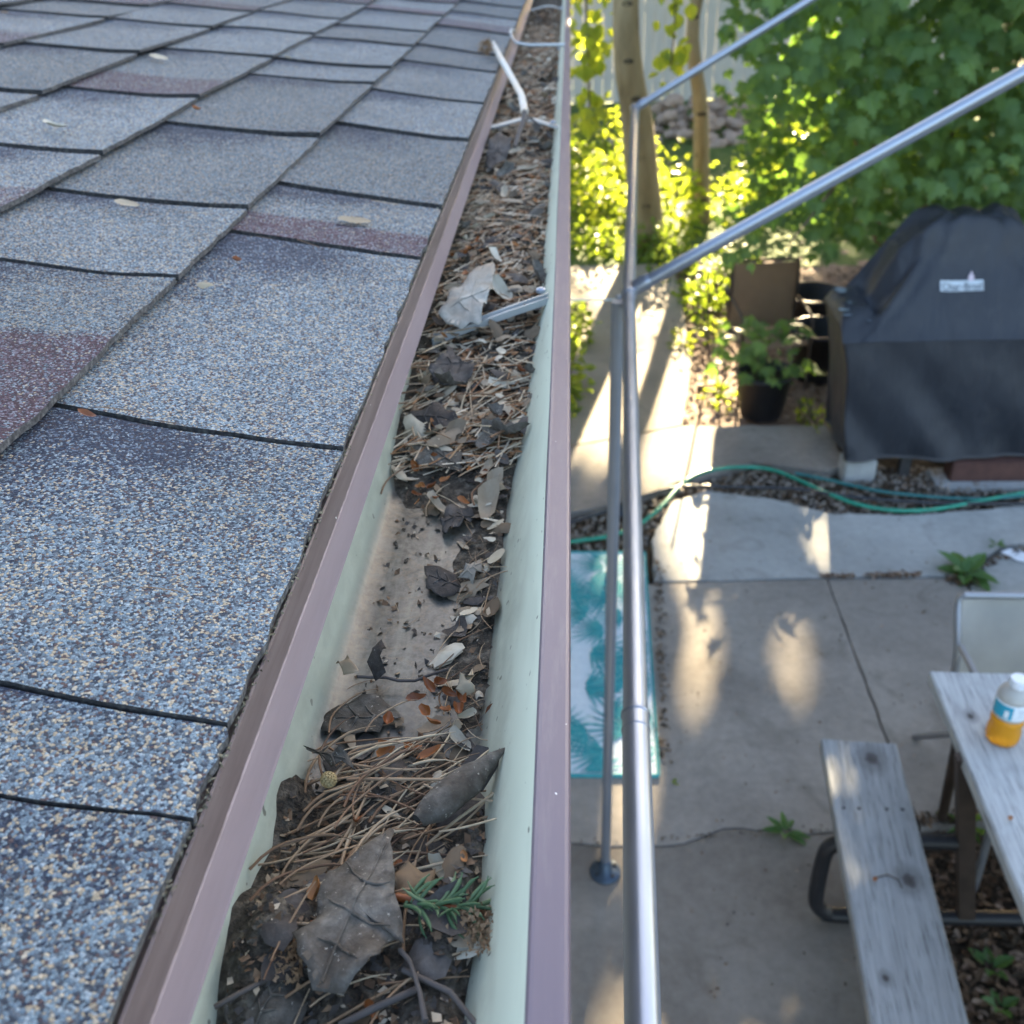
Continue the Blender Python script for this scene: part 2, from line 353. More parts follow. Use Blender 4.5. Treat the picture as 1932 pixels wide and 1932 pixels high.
M_TANLEAF = m_dry('tan_leaf_scrap', [(.10, .075, .05), (.22, .17, .12), (.36, .30, .22), (.46, .42, .34)], 90, .75, .8, .4)
M_BUD = m_dry('bud_scale', [(.13, .042, .014), (.26, .09, .026), (.36, .16, .055)], 160, .45, .7, .4)
M_PETAL = m_dry('papery_husk', [(.20, .165, .115), (.33, .29, .215), (.47, .43, .34)], 80, .7, .6, .3)
M_TWIG = m_dry('weathered_twig', [(.05, .045, .045), (.11, .10, .095)], 90, .85, .4, .5)
M_BONE = m_dry('bleached_twig', [(.40, .39, .36), (.60, .58, .54)], 50, .7, .2, .2)
M_FLUFF = m_dry('seed_fluff', [(.11, .07, .04), (.28, .19, .12)], 200, .9, .5, .8)
M_SPRIG = m_dry('fresh_spruce_needle', [(.035, .075, .035), (.075, .135, .065), (.12, .17, .09)], 60, .55, .7, .1)
M_MOULD = blotch('gutter_compost', [(.016, .013, .010), (.065, .054, .042), (.17, .148, .118)], 150, .95, 420, 1.0, .004, speck=(300, .66, (.16, .12, .08)))
M_SILT = blotch('grey_silt', [(.05, .047, .042), (.10, .096, .087), (.17, .165, .15)], 90, .9, 400, .9, .0015, speck=(260, .67, (.025, .022, .02)))

# ------------------------------------------------------------------ house: roof edge
PHI = math.radians(10.5); CP, SP = math.cos(PHI), math.sin(PHI)
RX, RZ = -0.1425, 2.4545                      # eave line of the shingle surface
def roof(a, y, up=0.0): return V((RX - a * CP - up * SP * -1 * 0, y, RZ + a * SP + up))
house = thing('house', (-1.2, 2.0, 0), 'house with grey blue asphalt shingle roof and brown metal drip edge', 'house')
Y0, Y1 = -0.9, 6.2
b = MB(); b.poly([roof(-.004, Y0, -.006), roof(-.004, Y1, -.006), roof(2.7, Y1, -.006), roof(2.7, Y0, -.006)]); b.build('roof_deck', M_TAR, house)
b = MB(); b.poly([(RX - 2.7 * CP, Y0, RZ + 2.7 * SP), (RX - 2.7 * CP, Y1, RZ + 2.7 * SP), (RX - 5.4 * CP, Y1, RZ - .01), (RX - 5.4 * CP, Y0, RZ - .01)]); b.build('far_roof_slope', M_TAR, house)
b = MB(); b.sweep([(-.25, 2.4712), (-.1452, 2.4556), (-.1420, 2.4588), (-.1407, 2.4586), (-.1372, 2.4472), (-.1366, 2.4464), (-.1318, 2.4312), (-.1312, 2.4296), (-.1325, 2.4288), (-.1345, 2.430), (-.1385, 2.446), (-.150, 2.454)], Y0, Y1, 60, wob=.0006)
b.build('drip_edge', M_DRIP, house)
b = MB(); b.box((-.162, 2.65, 2.355), (.022, 7.1, .17)); b.build('fascia', M_GUTOUT, house)
b = MB(); b.box((-.46, 2.65, 2.262), (.58, 7.1, .012)); b.build('soffit', M_FENCE, house)
M_SIDING = blotch('house_siding', [(.36, .34, .30), (.42, .40, .36)], 2, .7, 60, .1, .002)
b = MB()
b.box((-2.85, 2.65, 1.10), (4.2, 7.0, 2.3))
for k in range(15): b.box((-.741, 2.65, .18 + k * .145), (.016, 7.0, .135), rot=Matrix.Rotation(.06, 3, 'Y'))
b.build('wall', M_SIDING, house)

# shingles: one mesh per tab, lapped course over course, edges frayed
COURSES = [.0004, .183, .372, .538, .702, .868, 1.034, 1.200, 1.366, 1.532, 1.698, 1.864, 2.030, 2.196, 2.362, 2.528, 2.69]
JOINTS = {0: [-.88, -.55, -.20, .02, .246, .297, .535, .909, 1.087, 1.425, 1.697, 2.032, 2.25, 2.60, 2.93, 3.24],
          1: [-.70, -.35, -.05, .16, .43, .757, .968, 1.296, 1.692, 1.864, 2.146, 2.382, 2.716, 3.05],
          2: [-.80, -.42, -.10, .22, .50, .78, 1.076, 1.398, 1.785, 2.098, 2.362, 2.70, 3.1],
          3: [-.62, -.30, .05, .33, .62, .97, 1.292, 1.623, 1.977, 2.254, 2.60, 2.95]}
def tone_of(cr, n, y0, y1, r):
    """granule blend of one tab: dark granule corner, sometimes a plum band, overall lightness"""
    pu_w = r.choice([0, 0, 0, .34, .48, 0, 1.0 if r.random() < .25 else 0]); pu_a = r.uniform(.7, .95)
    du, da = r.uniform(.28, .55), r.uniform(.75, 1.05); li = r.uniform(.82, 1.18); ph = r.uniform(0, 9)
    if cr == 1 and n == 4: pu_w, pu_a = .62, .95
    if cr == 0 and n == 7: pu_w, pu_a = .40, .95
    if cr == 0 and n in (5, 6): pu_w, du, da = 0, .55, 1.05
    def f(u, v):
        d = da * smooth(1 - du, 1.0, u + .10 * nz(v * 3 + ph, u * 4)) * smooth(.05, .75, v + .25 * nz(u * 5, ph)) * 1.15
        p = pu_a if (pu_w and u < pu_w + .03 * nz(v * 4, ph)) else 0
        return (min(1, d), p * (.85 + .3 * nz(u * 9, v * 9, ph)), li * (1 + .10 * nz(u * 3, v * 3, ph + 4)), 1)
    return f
for cr in range(len(COURSES) - 1):
    a0, a1 = COURSES[cr], COURSES[cr + 1]
    js = list(JOINTS.get(cr, []))
    r = random.Random(50 + cr)
    if not js: js = [-.9 + r.uniform(0, .3)]
    while js[-1] < 6.0: js.append(js[-1] + r.choice([.2, .28, .33, .35, .38]) * r.uniform(.92, 1.08))
    for n in range(len(js) - 1):
        gp = lambda y: .0009 if y < .4 else .0018 if y < .7 else .0030
        y0, y1 = js[n] + gp(js[n]), js[n + 1] - gp(js[n + 1])
        near = y0 < 1.6 and cr < 4
        nu, nv = (22, 14) if near else (8, 6)
        tf = tone_of(cr, n, y0, y1, random.Random(cr * 97 + n * 13)); hh = r.uniform(-.0006, .0008); tl = r.uniform(.8, 1.25) * (.0009 + .0024 * smooth(.35, 1.1, y0)); ph = r.uniform(0, 50)
        b = MB(); b.tone = []; ov = .012
        skew = .010 + .045 * max(0, min(1.2, y0 - .9)) if cr else -.015
        fa = .0016 if cr else .0022
        def P(i, j, lift):
            u, v = i / nu, j / nv; a = a0 + (a1 + ov - a0) * v; y = y0 + (y1 - y0) * u
            y += skew * (.5 - v) * (1 if u > 0 else 1) + .004 * nz(a * 14, cr * 3.1 + (js[n] if u < .5 else js[n + 1]) * 7) + (.0011 * nz(a * 190, n * 3.3 + u * 5) if i in (0, nu) else 0)
            if j == 0: a += fa * (nz(y * 45, cr * 7.3) + .8 * nz(y * 150, cr * 2.1))
            bow = (.0055 if cr else .0025) * nz(y * 2.2 + cr * 3, a * 5) + .0014 * nz(y * 7, a * 9 + cr)
            lip = .0018 * smooth(.25, 0, v) * (1 + .6 * nz(y * 4, cr * 9))
            z = (.0062 * (1 - v) + .0008) + bow + lip + hh + lift + tl * (.5 - u)
            return tuple(roof(a, y, z))
        for i in range(nu + 1):
            for j in range(nv + 1):
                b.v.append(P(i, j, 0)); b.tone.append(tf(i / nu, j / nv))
        W = nv + 1
        for i in range(nu):
            for j in range(nv): b.face((i * W + j, (i + 1) * W + j, (i + 1) * W + j + 1, i * W + j + 1), 0)
        # cut edges hang down as their own faces
        def skirt(idx, dz, mi=1):
            n0 = len(b.v)
            for q in idx: x, y, z = b.v[q]; b.v.append((x, y, z)); b.tone.append(b.tone[q])
            for q in idx: x, y, z = b.v[q]; b.v.append((x - .0006, y, z - dz)); b.tone.append(b.tone[q])
            k = len(idx)
            for q in range(k - 1): b.face((n0 + q, n0 + q + k, n0 + q + k + 1, n0 + q + 1), mi)
        skirt([i * W for i in range(nu + 1)], 0.0048)
        skirt([j for j in range(nv, -1, -1)], .0056, 2); skirt([nu * W + j for j in range(nv + 1)], .0056, 2)
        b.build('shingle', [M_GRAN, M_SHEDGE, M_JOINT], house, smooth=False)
# mossy fringe along the eave, under the first course
b = MB(); k = 2600
for i in range(k):
    y = .05 + 3.2 * (i / k) ** 1.6 + U(-.004, .004); l = U(.0010, .0030)
    if nz(y * 9, 3.3) < -.4: continue
    p = V((RX + U(-.002, .0010), y, RZ + U(-.0005, .0070))); q = p + V((l * .7, U(-l, l), U(-l, l) * .8))
    b.poly([p + V((0, -.0006, 0)), p + V((0, .0006, 0)), q + V((0, .0003, .0005)), q + V((0, -.0003, -.0004))])
fr = b.build('moss_fringe', M_MOSS, house); fr['kind'] = 'stuff'

# ------------------------------------------------------------------ gutter
gutter = thing('rain_gutter', (-.07, 2.0, 2.30), 'brown lipped metal rain gutter with pale green inside, clogged with leaves', 'gutter')
FZ = 2.365
prof = [(-.1475, 2.462), (-.1475, 2.400), (-.1462, 2.384), (-.1425, 2.3735), (-.1360, 2.3672), (-.125, FZ), (-.060, FZ), (-.0530, 2.3665), (-.0470, 2.3715),
        (-.0400, 2.384), (-.0315, 2.403), (-.0235, 2.424), (-.0172, 2.4365)]
b = MB(); b.sweep(prof, Y0, Y1, 90, wob=.0007); b.build('trough', M_TROUGH, gutter, smooth=True)
lp = [(-.0170, 2.4345), (-.0172, 2.4385), (-.0160, 2.4402), (-.0145, 2.4405), (-.0042, 2.4408), (-.0028, 2.4402), (-.0021, 2.4388), (-.0020, 2.4300), (-.0060, 2.4265)]
b = MB(); b.sweep(lp, Y0, Y1, 90, wob=.00035); b.build('lip', M_LIP, gutter)
op = [(-.0060, 2.4265), (-.0060, 2.405), (-.010, 2.395), (-.018, 2.385), (-.022, 2.372), (-.030, 2.362), (-.050, 2.360), (-.14, 2.360), (-.1495, 2.372), (-.1495, 2.462)]
b = MB(); b.sweep(op, Y0, Y1, 40); b.build('outer_shell', M_GUTOUT, gutter)
for y in (Y0, Y1):
    b = MB(); b.poly([(x, y, z) for x, z in prof] + [(-.006, y, 2.43), (-.02, y, 2.36), (-.148, y, 2.36)]); b.build('end_cap', M_GUTOUT, gutter)
def hanger(y, tilt, kind):
    b = MB()
    if kind == 'strap':       # bent flat strap with raised middle
        ps = [(-.143, 2.4285), (-.125, 2.4300), (-.085, 2.4395), (-.075, 2.4402), (-.058, 2.4385), (-.018, 2.4265)]
        n0 = len(b.v)
        for x, z in ps:
            yy = y + tilt * (x + .08)
            b.v += [(x, yy - .011, z), (x, yy + .011, z), (x, yy - .011, z - .0024), (x, yy + .011, z - .0024)]
        for i in range(len(ps) - 1):
            o = n0 + 4 * i
            b.face((o, o + 4, o + 5, o + 1)); b.face((o + 2, o + 3, o + 7, o + 6)); b.face((o, o + 2, o + 6, o + 4)); b.face((o + 1, o + 5, o + 7, o + 3))
    elif kind == 'channel':   # folded channel, buried in the debris
        ps = [(-.131, 2.3985), (-.100, 2.4060), (-.060, 2.4150), (-.0230, 2.4225)]
        for dz, dy, w_ in ((0, 0, .012), (.0035, .0062, .0022), (.0035, -.0062, .0022)):
            n0 = len(b.v)
            for x, z in ps:
                yy = y + tilt * (x + .08) + dy
                b.v += [(x, yy - w_ / 2, z + dz), (x, yy + w_ / 2, z + dz), (x, yy - w_ / 2, z - .003), (x, yy + w_ / 2, z - .003)]
            for i in range(len(ps) - 1):
                o = n0 + 4 * i
                b.face((o, o + 4, o + 5, o + 1)); b.face((o + 2, o + 3, o + 7, o + 6)); b.face((o, o + 2, o + 6, o + 4)); b.face((o + 1, o + 5, o + 7, o + 3))
    else:                     # round rod with a hooked end over the drip edge
        b.tube([(-.140, y + .10, 2.463), (-.146, y + .07, 2.468), (-.146, y + .03, 2.466), (-.142, y + .004, 2.458), (-.132, y, 2.447), (-.10, y, 2.4415), (-.014, y, 2.4395)], .0038, 8)
    o = b.build('hanger', M_HANGER, gutter)
    s_ = MB(); s_.lathe([(.0045, 0), (.0045, .003), (.0025, .0045)], (-.030, y + tilt * .05, 2.4325 if kind == 'strap' else 2.4300), 10); s_.build('screw', M_TUBE, o)
hanger(.878, .36, 'channel'); hanger(1.687, -.10, 'strap'); hanger(2.581, 0, 'rod'); hanger(3.55, -.05, 'strap'); hanger(4.45, 0, 'strap')

# compost and silt bed on the trough floor
def bed_h(x, y):
    near = .020 * smooth(.375, .31, y + .05 * nz(x * 30, y * 9)) * (0.75 + .9 * nz(x * 35, y * 18))
    far = .017 * smooth(.60, .72, y + .04 * nz(x * 30, 2)) + .021 * smooth(.70, 1.0, y)
    edge = .0078 * smooth(-.042, -.052, x) * math.exp(-max(0, -.053 - x) / (.009 + .012 * abs(nz(y * 13, 4.4)) + .006 * abs(nz(y * 47, x * 60)))) * smooth(-.3, .3, nz(y * 7, 1.7) + .25)
    near *= smooth(-.034, -.046, x)
    h = max(near, far) + edge + .0045 * nz(x * 60, y * 60) * smooth(.002, .012, max(near, far) + edge)
    return h - .0012
b = MB(); nx, ny = 34, 420
for i in range(ny + 1):
    y = -.2 + (i / ny) ** 1.5 * 5.2
    for j in range(nx + 1):
        x = -.1478 + j / nx * (.1478 - .0205)
        b.v.append((x, y, FZ + bed_h(x, y)))
for i in range(ny):
    for j in range(nx):
        a = i * (nx + 1) + j; b.face((a, a + 1, a + nx + 2, a + nx + 1))
o = b.build('gutter_compost', M_MOULD, None, smooth=True, kind='stuff')

# ------------------------------------------------------------------ debris pieces (local meshes, reused)
def needle_mesh(L, r, bend, r0=1.0):
    b = MB(); n_ = 9
    b.tube([(L * (i / n_ - .5), bend * L * (1 - (2 * i / n_ - 1) ** 2), .10 * L * bend * math.sin(i)) for i in range(n_ + 1)],
           [r * (1.0 if i < n_ - 1 else .35) for i in range(n_ + 1)], 5, flat=.7)
    return b.mesh('pine_needle', M_NEEDLE, True)
NEEDLES = [needle_mesh(U(.045, .082), U(.00062, .0009), q) for q in (.02, .05, .09, .14, .22, -.04, -.10, .03, .01, .17)]
def flake_mesh(name, L, W, mat, curl=.3, rag=.12, n=11, seedv=0, tip=.8, thick=.0004):
    """a small dried leaf or scale: ragged oval outline, cupped"""
    r = random.Random(seedv); b = MB(); rings = (1.0, .62, .28)
    for k, s in enumerate(rings):
        for i in range(n):
            a = 2 * math.pi * i / n; q = 1 + (r.uniform(-rag, rag) if k == 0 else 0)
            x = math.cos(a) * L / 2 * s * q; y = math.sin(a) * W / 2 * s * q * (1 - .45 * tip * math.cos(a))
            z = curl * (y * y / max(W, 1e-4) * 2.2 + x * x / L * .9) + .03 * W * r.uniform(-1, 1)
            b.v.append((x, y, z))
    b.v.append((0, 0, 0))
    for k in range(2):
        for i in range(n): b.face((k * n + i, k * n + (i + 1) % n, (k + 1) * n + (i + 1) % n, (k + 1) * n + i))
    for i in range(n): b.face((2 * n + i, 2 * n + (i + 1) % n, 3 * n))
    return b.mesh(name, mat, True)
FL_TAN = [flake_mesh('leaf_scrap', U(.012, .030), U(.006, .014), M_TANLEAF, U(-.8, .9), .22, 12, k) for k in range(8)]
FL_LIGHT = [flake_mesh('leaf_scrap', U(.016, .034), U(.010, .018), M_GREYLEAF, U(-.9, 1.1), .2, 13, 130 + k) for k in range(5)]
FL_GREY = [flake_mesh('leaf_scrap', U(.018, .036), U(.012, .022), M_DARKLEAF, U(-.5, .6), .2, 13, 30 + k) for k in range(5)]
FL_BUD = [flake_mesh('bud_scale', U(.007, .011), U(.004, .006), M_BUD, U(.5, 1.1), .10, 10, 60 + k) for k in range(5)]
FL_HUSK = [flake_mesh('papery_husk', U(.010, .020), U(.004, .008), M_PETAL, U(-.7, 1.0), .15, 11, 90 + k) for k in range(5)]

def xrange_at(y):      # usable width of the trough
    return -.139, -.034
def drop(me, name, x, y, lift=0.0, pitch=.25, yaw=None, sc_=1.0, parent=None):
    z = FZ + max(bed_h(x, y), 0) + lift
    return put(name, me, parent, None, (x, y, z), (U(-pitch, pitch), U(-pitch, pitch), yaw if yaw is not None else U(0, 6.283)), sc_)
def zone(y):
    return ('in the near needle heap' if y < .36 else 'on the bare silty stretch' if y < .67 else 'just before the folded channel hanger' if y < .87
            else 'between channel hanger and bent strap' if y < 1.69 else 'past the bent strap')
def edge_x(y): return U(-.064, -.036)
# needles: a thick fan in the near heap, a line along the front wall, a tangle beyond
L_NEED = 'slender dry tan pine needle lying loose'
cnt = 0
def needle(x, y, yaw, lift, pitch=.12, s=1.0):
    global cnt; cnt += 1
    o = drop(rnd.choice(NEEDLES), 'pine_needle', x, y, lift, pitch, yaw, s); tag(o, L_NEED + ' ' + zone(y), 'pine needle', 'pine needles ' + zone(y))
for i in range(100):
    y = rnd.gauss(.318, .030); x = min(-.046, max(-.122, rnd.gauss(-.088, .024)))
    yaw = rnd.choice([rnd.gauss(.62, .22), rnd.gauss(.62, .3), rnd.gauss(.05, .28), rnd.gauss(1.15, .3)])
    needle(x, y, yaw, U(.002, .013), .10, U(.6, 1.0))
for i in range(30): needle(U(-.125, -.050), U(.15, .27), rnd.gauss(.45, .6), U(.001, .006), .14, U(.5, .85))
for i in range(46):
    y = U(.36, .74); needle(U(-.074, -.049), y, rnd.gauss(1.15, .5), U(.001, .007), .2, U(.22, .55))
for i in range(14): needle(U(-.13, -.07), U(.38, .66), U(0, 3.1), .001, .04, U(.12, .28))
for i in range(112):
    y = .68 + 1.1 * rnd.random() ** 1.3; needle(U(-.135, -.03), y, rnd.choice([rnd.gauss(.9, .5), U(0, 3.14)]), U(.001, .014), .25, U(.55, 1.15))
for i in range(30): needle(U(-.135, -.03), U(1.7, 3.0), U(0, 3.14), U(.002, .014), .25, U(.7, 1.2))
# scraps, scales, husks
def scatter(n, ys, xs, meshes, name, label, cat, grp, lift=(.001, .010), pitch=.5, sc_=(.7, 1.2)):
    for i in range(n):
        y = ys(); o = drop(rnd.choice(meshes), name, U(*xs), y, U(*lift), pitch, None, U(*sc_)); tag(o, label.replace('in the gutter debris', zone(y)), cat, grp.replace('in the gutter', zone(y)))
far = lambda: .67 + 1.9 * rnd.random() ** 1.5
nearh = lambda: rnd.gauss(.30, .05)
ST, SG, SB, SH = ('small tan dry leaf scrap in the gutter debris', 'small dark grey leaf scrap in the gutter debris', 'orange brown bud scale in the gutter debris', 'pale papery seed husk in the gutter debris')
GT, GG, GB, GH = ('tan leaf scraps in the gutter', 'dark leaf scraps in the gutter', 'bud scales in the gutter', 'papery husks in the gutter')
scatter(150, far, (-.137, -.03), FL_TAN, 'leaf_scrap', ST, 'leaf scrap', GT, (.002, .013), .55)
scatter(56, far, (-.137, -.03), FL_GREY, 'leaf_scrap', SG, 'leaf scrap', GG, (.001, .012), .5)
scatter(60, far, (-.137, -.03), FL_LIGHT, 'leaf_scrap', 'small pale grey curled leaf scrap in the gutter debris', 'leaf scrap', 'pale grey leaf scraps in the gutter', (.004, .014), .6)
scatter(80, far, (-.137, -.03), FL_BUD, 'bud_scale', SB, 'bud scale', GB, (.003, .014), .8)
scatter(40, far, (-.137, -.03), FL_HUSK, 'papery_husk', SH, 'seed husk', GH, (.004, .015), .6)
scatter(16, nearh, (-.125, -.045), FL_TAN, 'leaf_scrap', ST, 'leaf scrap', GT, (.001, .005), .3)
scatter(20, nearh, (-.125, -.045), FL_GREY, 'leaf_scrap', SG, 'leaf scrap', GG, (.000, .004), .2)
scatter(10, nearh, (-.125, -.045), FL_BUD, 'bud_scale', SB, 'bud scale', GB, (.002, .008), .8)
scatter(9, nearh, (-.125, -.045), FL_HUSK, 'papery_husk', SH, 'seed husk', GH, (.001, .005), .4)
scatter(14, lambda: U(.14, .25), (-.13, -.042), FL_GREY, 'leaf_scrap', SG, 'leaf scrap', GG, (.000, .004), .2, (.9, 1.4))
scatter(26, lambda: U(.60, .76), (-.135, -.036), FL_TAN, 'leaf_scrap', ST, 'leaf scrap', GT, (.001, .008), .4)
scatter(10, lambda: U(.60, .76), (-.130, -.036), FL_BUD, 'bud_scale', SB, 'bud scale', GB, (.002, .008), .8)
for i in range(22): needle(U(-.13, -.036), U(.60, .78), rnd.gauss(.9, .6), U(.001, .010), .2, U(.5, 1.0))
scatter(9, lambda: U(.37, .66), (-.074, -.051), FL_HUSK, 'papery_husk', SH, 'seed husk', GH, (.002, .006), .4)
scatter(9, lambda: U(.37, .66), (-.074, -.051), FL_TAN, 'leaf_scrap', ST, 'leaf scrap', GT, (.001, .005), .3)
scatter(30, lambda: U(.36, .68), (-.078, -.051), FL_TAN, 'leaf_scrap', ST, 'leaf scrap', GT, (.001, .005), .35, (.45, .9))
scatter(16, lambda: U(.36, .68), (-.080, -.051), FL_GREY, 'leaf_scrap', SG, 'leaf scrap', GG, (.000, .004), .3, (.4, .8))
for i in range(30): needle(U(-.078, -.050), U(.36, .70), rnd.gauss(1.2, .45), U(.001, .008), .2, U(.25, .6))
# crumbs too many to count
M_CRUMB = blotch('leaf_crumb_tan', [(.18, .135, .09), (.33, .265, .19), (.48, .41, .32)], 60, .85, 200, .4, .001, isl=True)
M_CRUMB2 = blotch('leaf_crumb_rust', [(.16, .07, .03), (.26, .13, .06), (.34, .22, .12)], 60, .8, 200, .4, .001, isl=True)
M_CRUMB3 = blotch('leaf_crumb_straw', [(.30, .23, .15), (.44, .355, .245), (.54, .475, .37)], 60, .8, 200, .4, .001, isl=True)
b = MB()
def crumb(x, y, s, m):
    z = FZ + max(bed_h(x, y), 0) + s * .3; n0 = len(b.v); a = U(0, 6.3); q = U(.3, .8)
    for k in range(4):
        t = a + k * 1.5708 + U(-.3, .3); b.v.append((x + math.cos(t) * s * (1 if k % 2 else q), y + math.sin(t) * s * (1 if k % 2 else q), z + U(-.6, .6) * s))
    b.face((n0, n0 + 1, n0 + 2, n0 + 3), m)
for i in range(15000):
    t = rnd.random()
    if t < .17: y = U(.10, .36)
    elif t < .24: y = U(.36, .67)
    else: y = .66 + 3.2 * rnd.random() ** 1.4
    x = U(-.140, -.030)
    if .36 < y < .67 and x > -.046: continue
    if .36 < y < .67 and x < -.072 and rnd.random() < .6: continue
    crumb(x, y, U(.0008, .0034) * (1 if y < .66 else U(1.2, 2.6)), rnd.choice([0, 1, 1, 3, 0, 1, 3, 2]) if y < .66 else rnd.choice([0, 1, 1, 2, 2, 4, 4, 3]))
# short broken needles, past counting
for i in range(1500):
    y = .66 + 2.6 * rnd.random() ** 1.5 ; x = U(-.136, -.032); z = FZ + max(bed_h(x, y), 0) + U(.001, .008); a = rnd.gauss(.8, .7); L = U(.008, .026) if y > .5 else U(.003, .009); d = V((math.cos(a), math.sin(a), U(-.2, .2))) * L; n_ = V((-math.sin(a), math.cos(a), 0)) * .00055; c = V((x, y, z)); m_ = rnd.choice([2, 4, 5])
    b.poly([c - d - n_, c + d - n_, c + d + n_ + V((0, 0, .0004)), c - d + n_ + V((0, 0, .0004))], m_)
o = b.build('leaf_crumbs', [M_MOULD, M_LITTER, M_CRUMB, M_DARKLEAF, M_CRUMB2, M_CRUMB3], None, kind='stuff')

# ------------------------------------------------------------------ single leaves one can name
def flat_leaf(name, pts, zc, mat, label, dome=.006, slope=(0, 0), veins=(), thick=.0003, seedv=0, warp=.004, cat='dead leaf', sub=3):
    """outline (picture pixels) laid on a plane at height zc, filled, cupped and given two faces"""
    P3 = []
    for u, v in pts:
        p = onz(u, v, zc); P3.append(p)
    c = sum(P3, V((0, 0, 0))) / len(P3)
    # finer, toothed outline
    out = []
    k = len(P3); r = random.Random(seedv)
    for i in range(k):
        p, q = P3[i], P3[(i + 1) % k]; m_ = max(1, int((q - p).length / .004))
        for j in range(m_):
            s = p.lerp(q, j / m_); d = (s - c); d.z = 0
            out.append(s + d.normalized() * r.uniform(-.0006, .0009))
    n = len(out); R_ = max((p - c).length for p in out); b = MB(); rings = [1, .8, .6, .4, .2]
    def zz(p, s):
        d = p - c
        return zc + slope[0] * d.x + slope[1] * d.y + dome * (1 - (d.length / R_) ** 2) + 1.3 * warp * nz(p.x * 45 + seedv, p.y * 45, seedv) + .0016 * nz(p.x * 150, p.y * 150, seedv) + (.0035 if warp > .002 else .0008) * s ** 4 * math.sin(5 * math.atan2(d.y, d.x) + seedv)
    for up in (0, -thick):
        for s in rings:
            for p in out:
                q = c.lerp(p, s); b.v.append((q.x, q.y, zz(q, s) + up))
        b.v.append((c.x, c.y, zz(c, 0) + up))
    h = n * len(rings) + 1
    for o_, flip in ((0, 0), (h, 1)):
        for k_ in range(len(rings) - 1):
            for i in range(n):
                f = (o_ + k_ * n + i, o_ + k_ * n + (i + 1) % n, o_ + (k_ + 1) * n + (i + 1) % n, o_ + (k_ + 1) * n + i)
                b.face(f[::-1] if flip else f)
        for i in range(n): b.face((o_ + (len(rings) - 1) * n + i, o_ + (len(rings) - 1) * n + (i + 1) % n, o_ + h - 1))
    for i in range(n): b.face((i, h + i, h + (i + 1) % n, (i + 1) % n))
    o = b.build(name, mat, None, True)
    for vn in veins:
        L_ = []
        for (p0, p1) in zip(vn, vn[1:]):
            for j in range(9):
                t_ = j / 9; g = onz(p0[0] + (p1[0] - p0[0]) * t_, p0[1] + (p1[1] - p0[1]) * t_, zc); L_.append(V((g.x, g.y, zz(g, min(1, (g - c).length / R_)) + .0003)))
        k = MB(); k.tube(L_, [.0008 * (1 - .6 * i / len(L_)) for i in range(len(L_))], 5); k.build('leaf_vein', mat, o, True)
    return tag(o, label, cat)
def cr(pts, ox, oy, s): return [(ox + x * s, oy + y * s) for x, y in pts]
# the big grey leaf of the near heap, its stalk a part
q = cr([(1085, 140), (1112, 160), (1095, 250), (1110, 330), (1112, 420), (1130, 520), (1125, 640), (1165, 725), (1180, 890), (1130, 845), (1085, 880), (1050, 930), (1045, 1000), (1000, 1050),
        (975, 1085), (900, 1110), (830, 1172), (740, 1150), (640, 1155), (618, 1080), (610, 1035), (560, 990), (562, 900), (527, 830), (590, 775), (655, 705), (665, 600), (700, 500), (770, 410), (850, 330), (985, 245), (1050, 180)], 386.4, 1507, .32)
big = flat_leaf('dead_leaf', q, 2.3935, M_GREYLEAF, 'largest grey dead leaf, lying flat on the heap nearest the camera', .006, (.05, -.10), seedv=1, warp=.005, veins=[cr(v_, 386.4, 1507, .32) for v_ in ([(700, 1120), (800, 900), (940, 600), (1080, 200)], [(790, 920), (690, 880), (590, 830)], [(790, 920), (900, 1000), (960, 1060)], [(880, 740), (770, 660), (690, 560)], [(880, 740), (1000, 790), (1120, 800)], [(960, 550), (880, 460), (830, 380)], [(960, 550), (1040, 560), (1110, 540)])])
b = MB(); pp = [onz(386.4 + x * .32, 1507 + y * .32, 2.392) for x, y in [(1150, 890), (1210, 960), (1240, 1050), (1270, 1150), (1300, 1310)]]
b.tube(pp, [.0012, .001, .001, .0011, .0014], 6); b.build('leaf_stalk', M_TWIG, big, True)
# curled grey leaf: a rolled tube that tapers to a dark tip
def rolled_leaf(pts, rad, z, mat, label, seedv):
    P3 = [onz(u, v, z) for u, v in pts]; b = MB(); seg = 14; k = len(P3)
    L_ = []
    for i in range(k - 1):
        for j in range(4): L_.append((P3[i].lerp(P3[i + 1], j / 4), rad[i] + (rad[i + 1] - rad[i]) * j / 4))
    L_.append((P3[-1], rad[-1])); t0 = (P3[-1] - P3[0]).normalized(); sd = t0.cross(V((0, 0, 1))).normalized()
    for i, (p, r_) in enumerate(L_):
        for j in range(seg + 1):
            a = math.radians(-70 + 330 * j / seg); rr = r_ * (1 - .25 * j / seg) * (1 + .12 * nz(i * .4, j * .4, seedv))
            b.v.append(tuple(p + sd * math.cos(a) * rr + V((0, 0, 1)) * (math.sin(a) * rr * .75)))
    for i in range(len(L_) - 1):
        for j in range(seg): a = i * (seg + 1) + j; b.face((a, a + 1, a + seg + 2, a + seg + 1))
    return tag(b.build('dead_leaf', mat, None, True), label, 'dead leaf')
rolled_leaf(cr([(1095, 1640), (1200, 1560), (1330, 1450), (1470, 1340), (1560, 1260), (1650, 1180), (1745, 1118)], 502, 1120.6, .26), [.004, .0085, .0098, .0088, .006, .0035, .0008], 2.396, M_GREYLEAF, 'grey dead leaf rolled into a cigar against the front wall', 3)
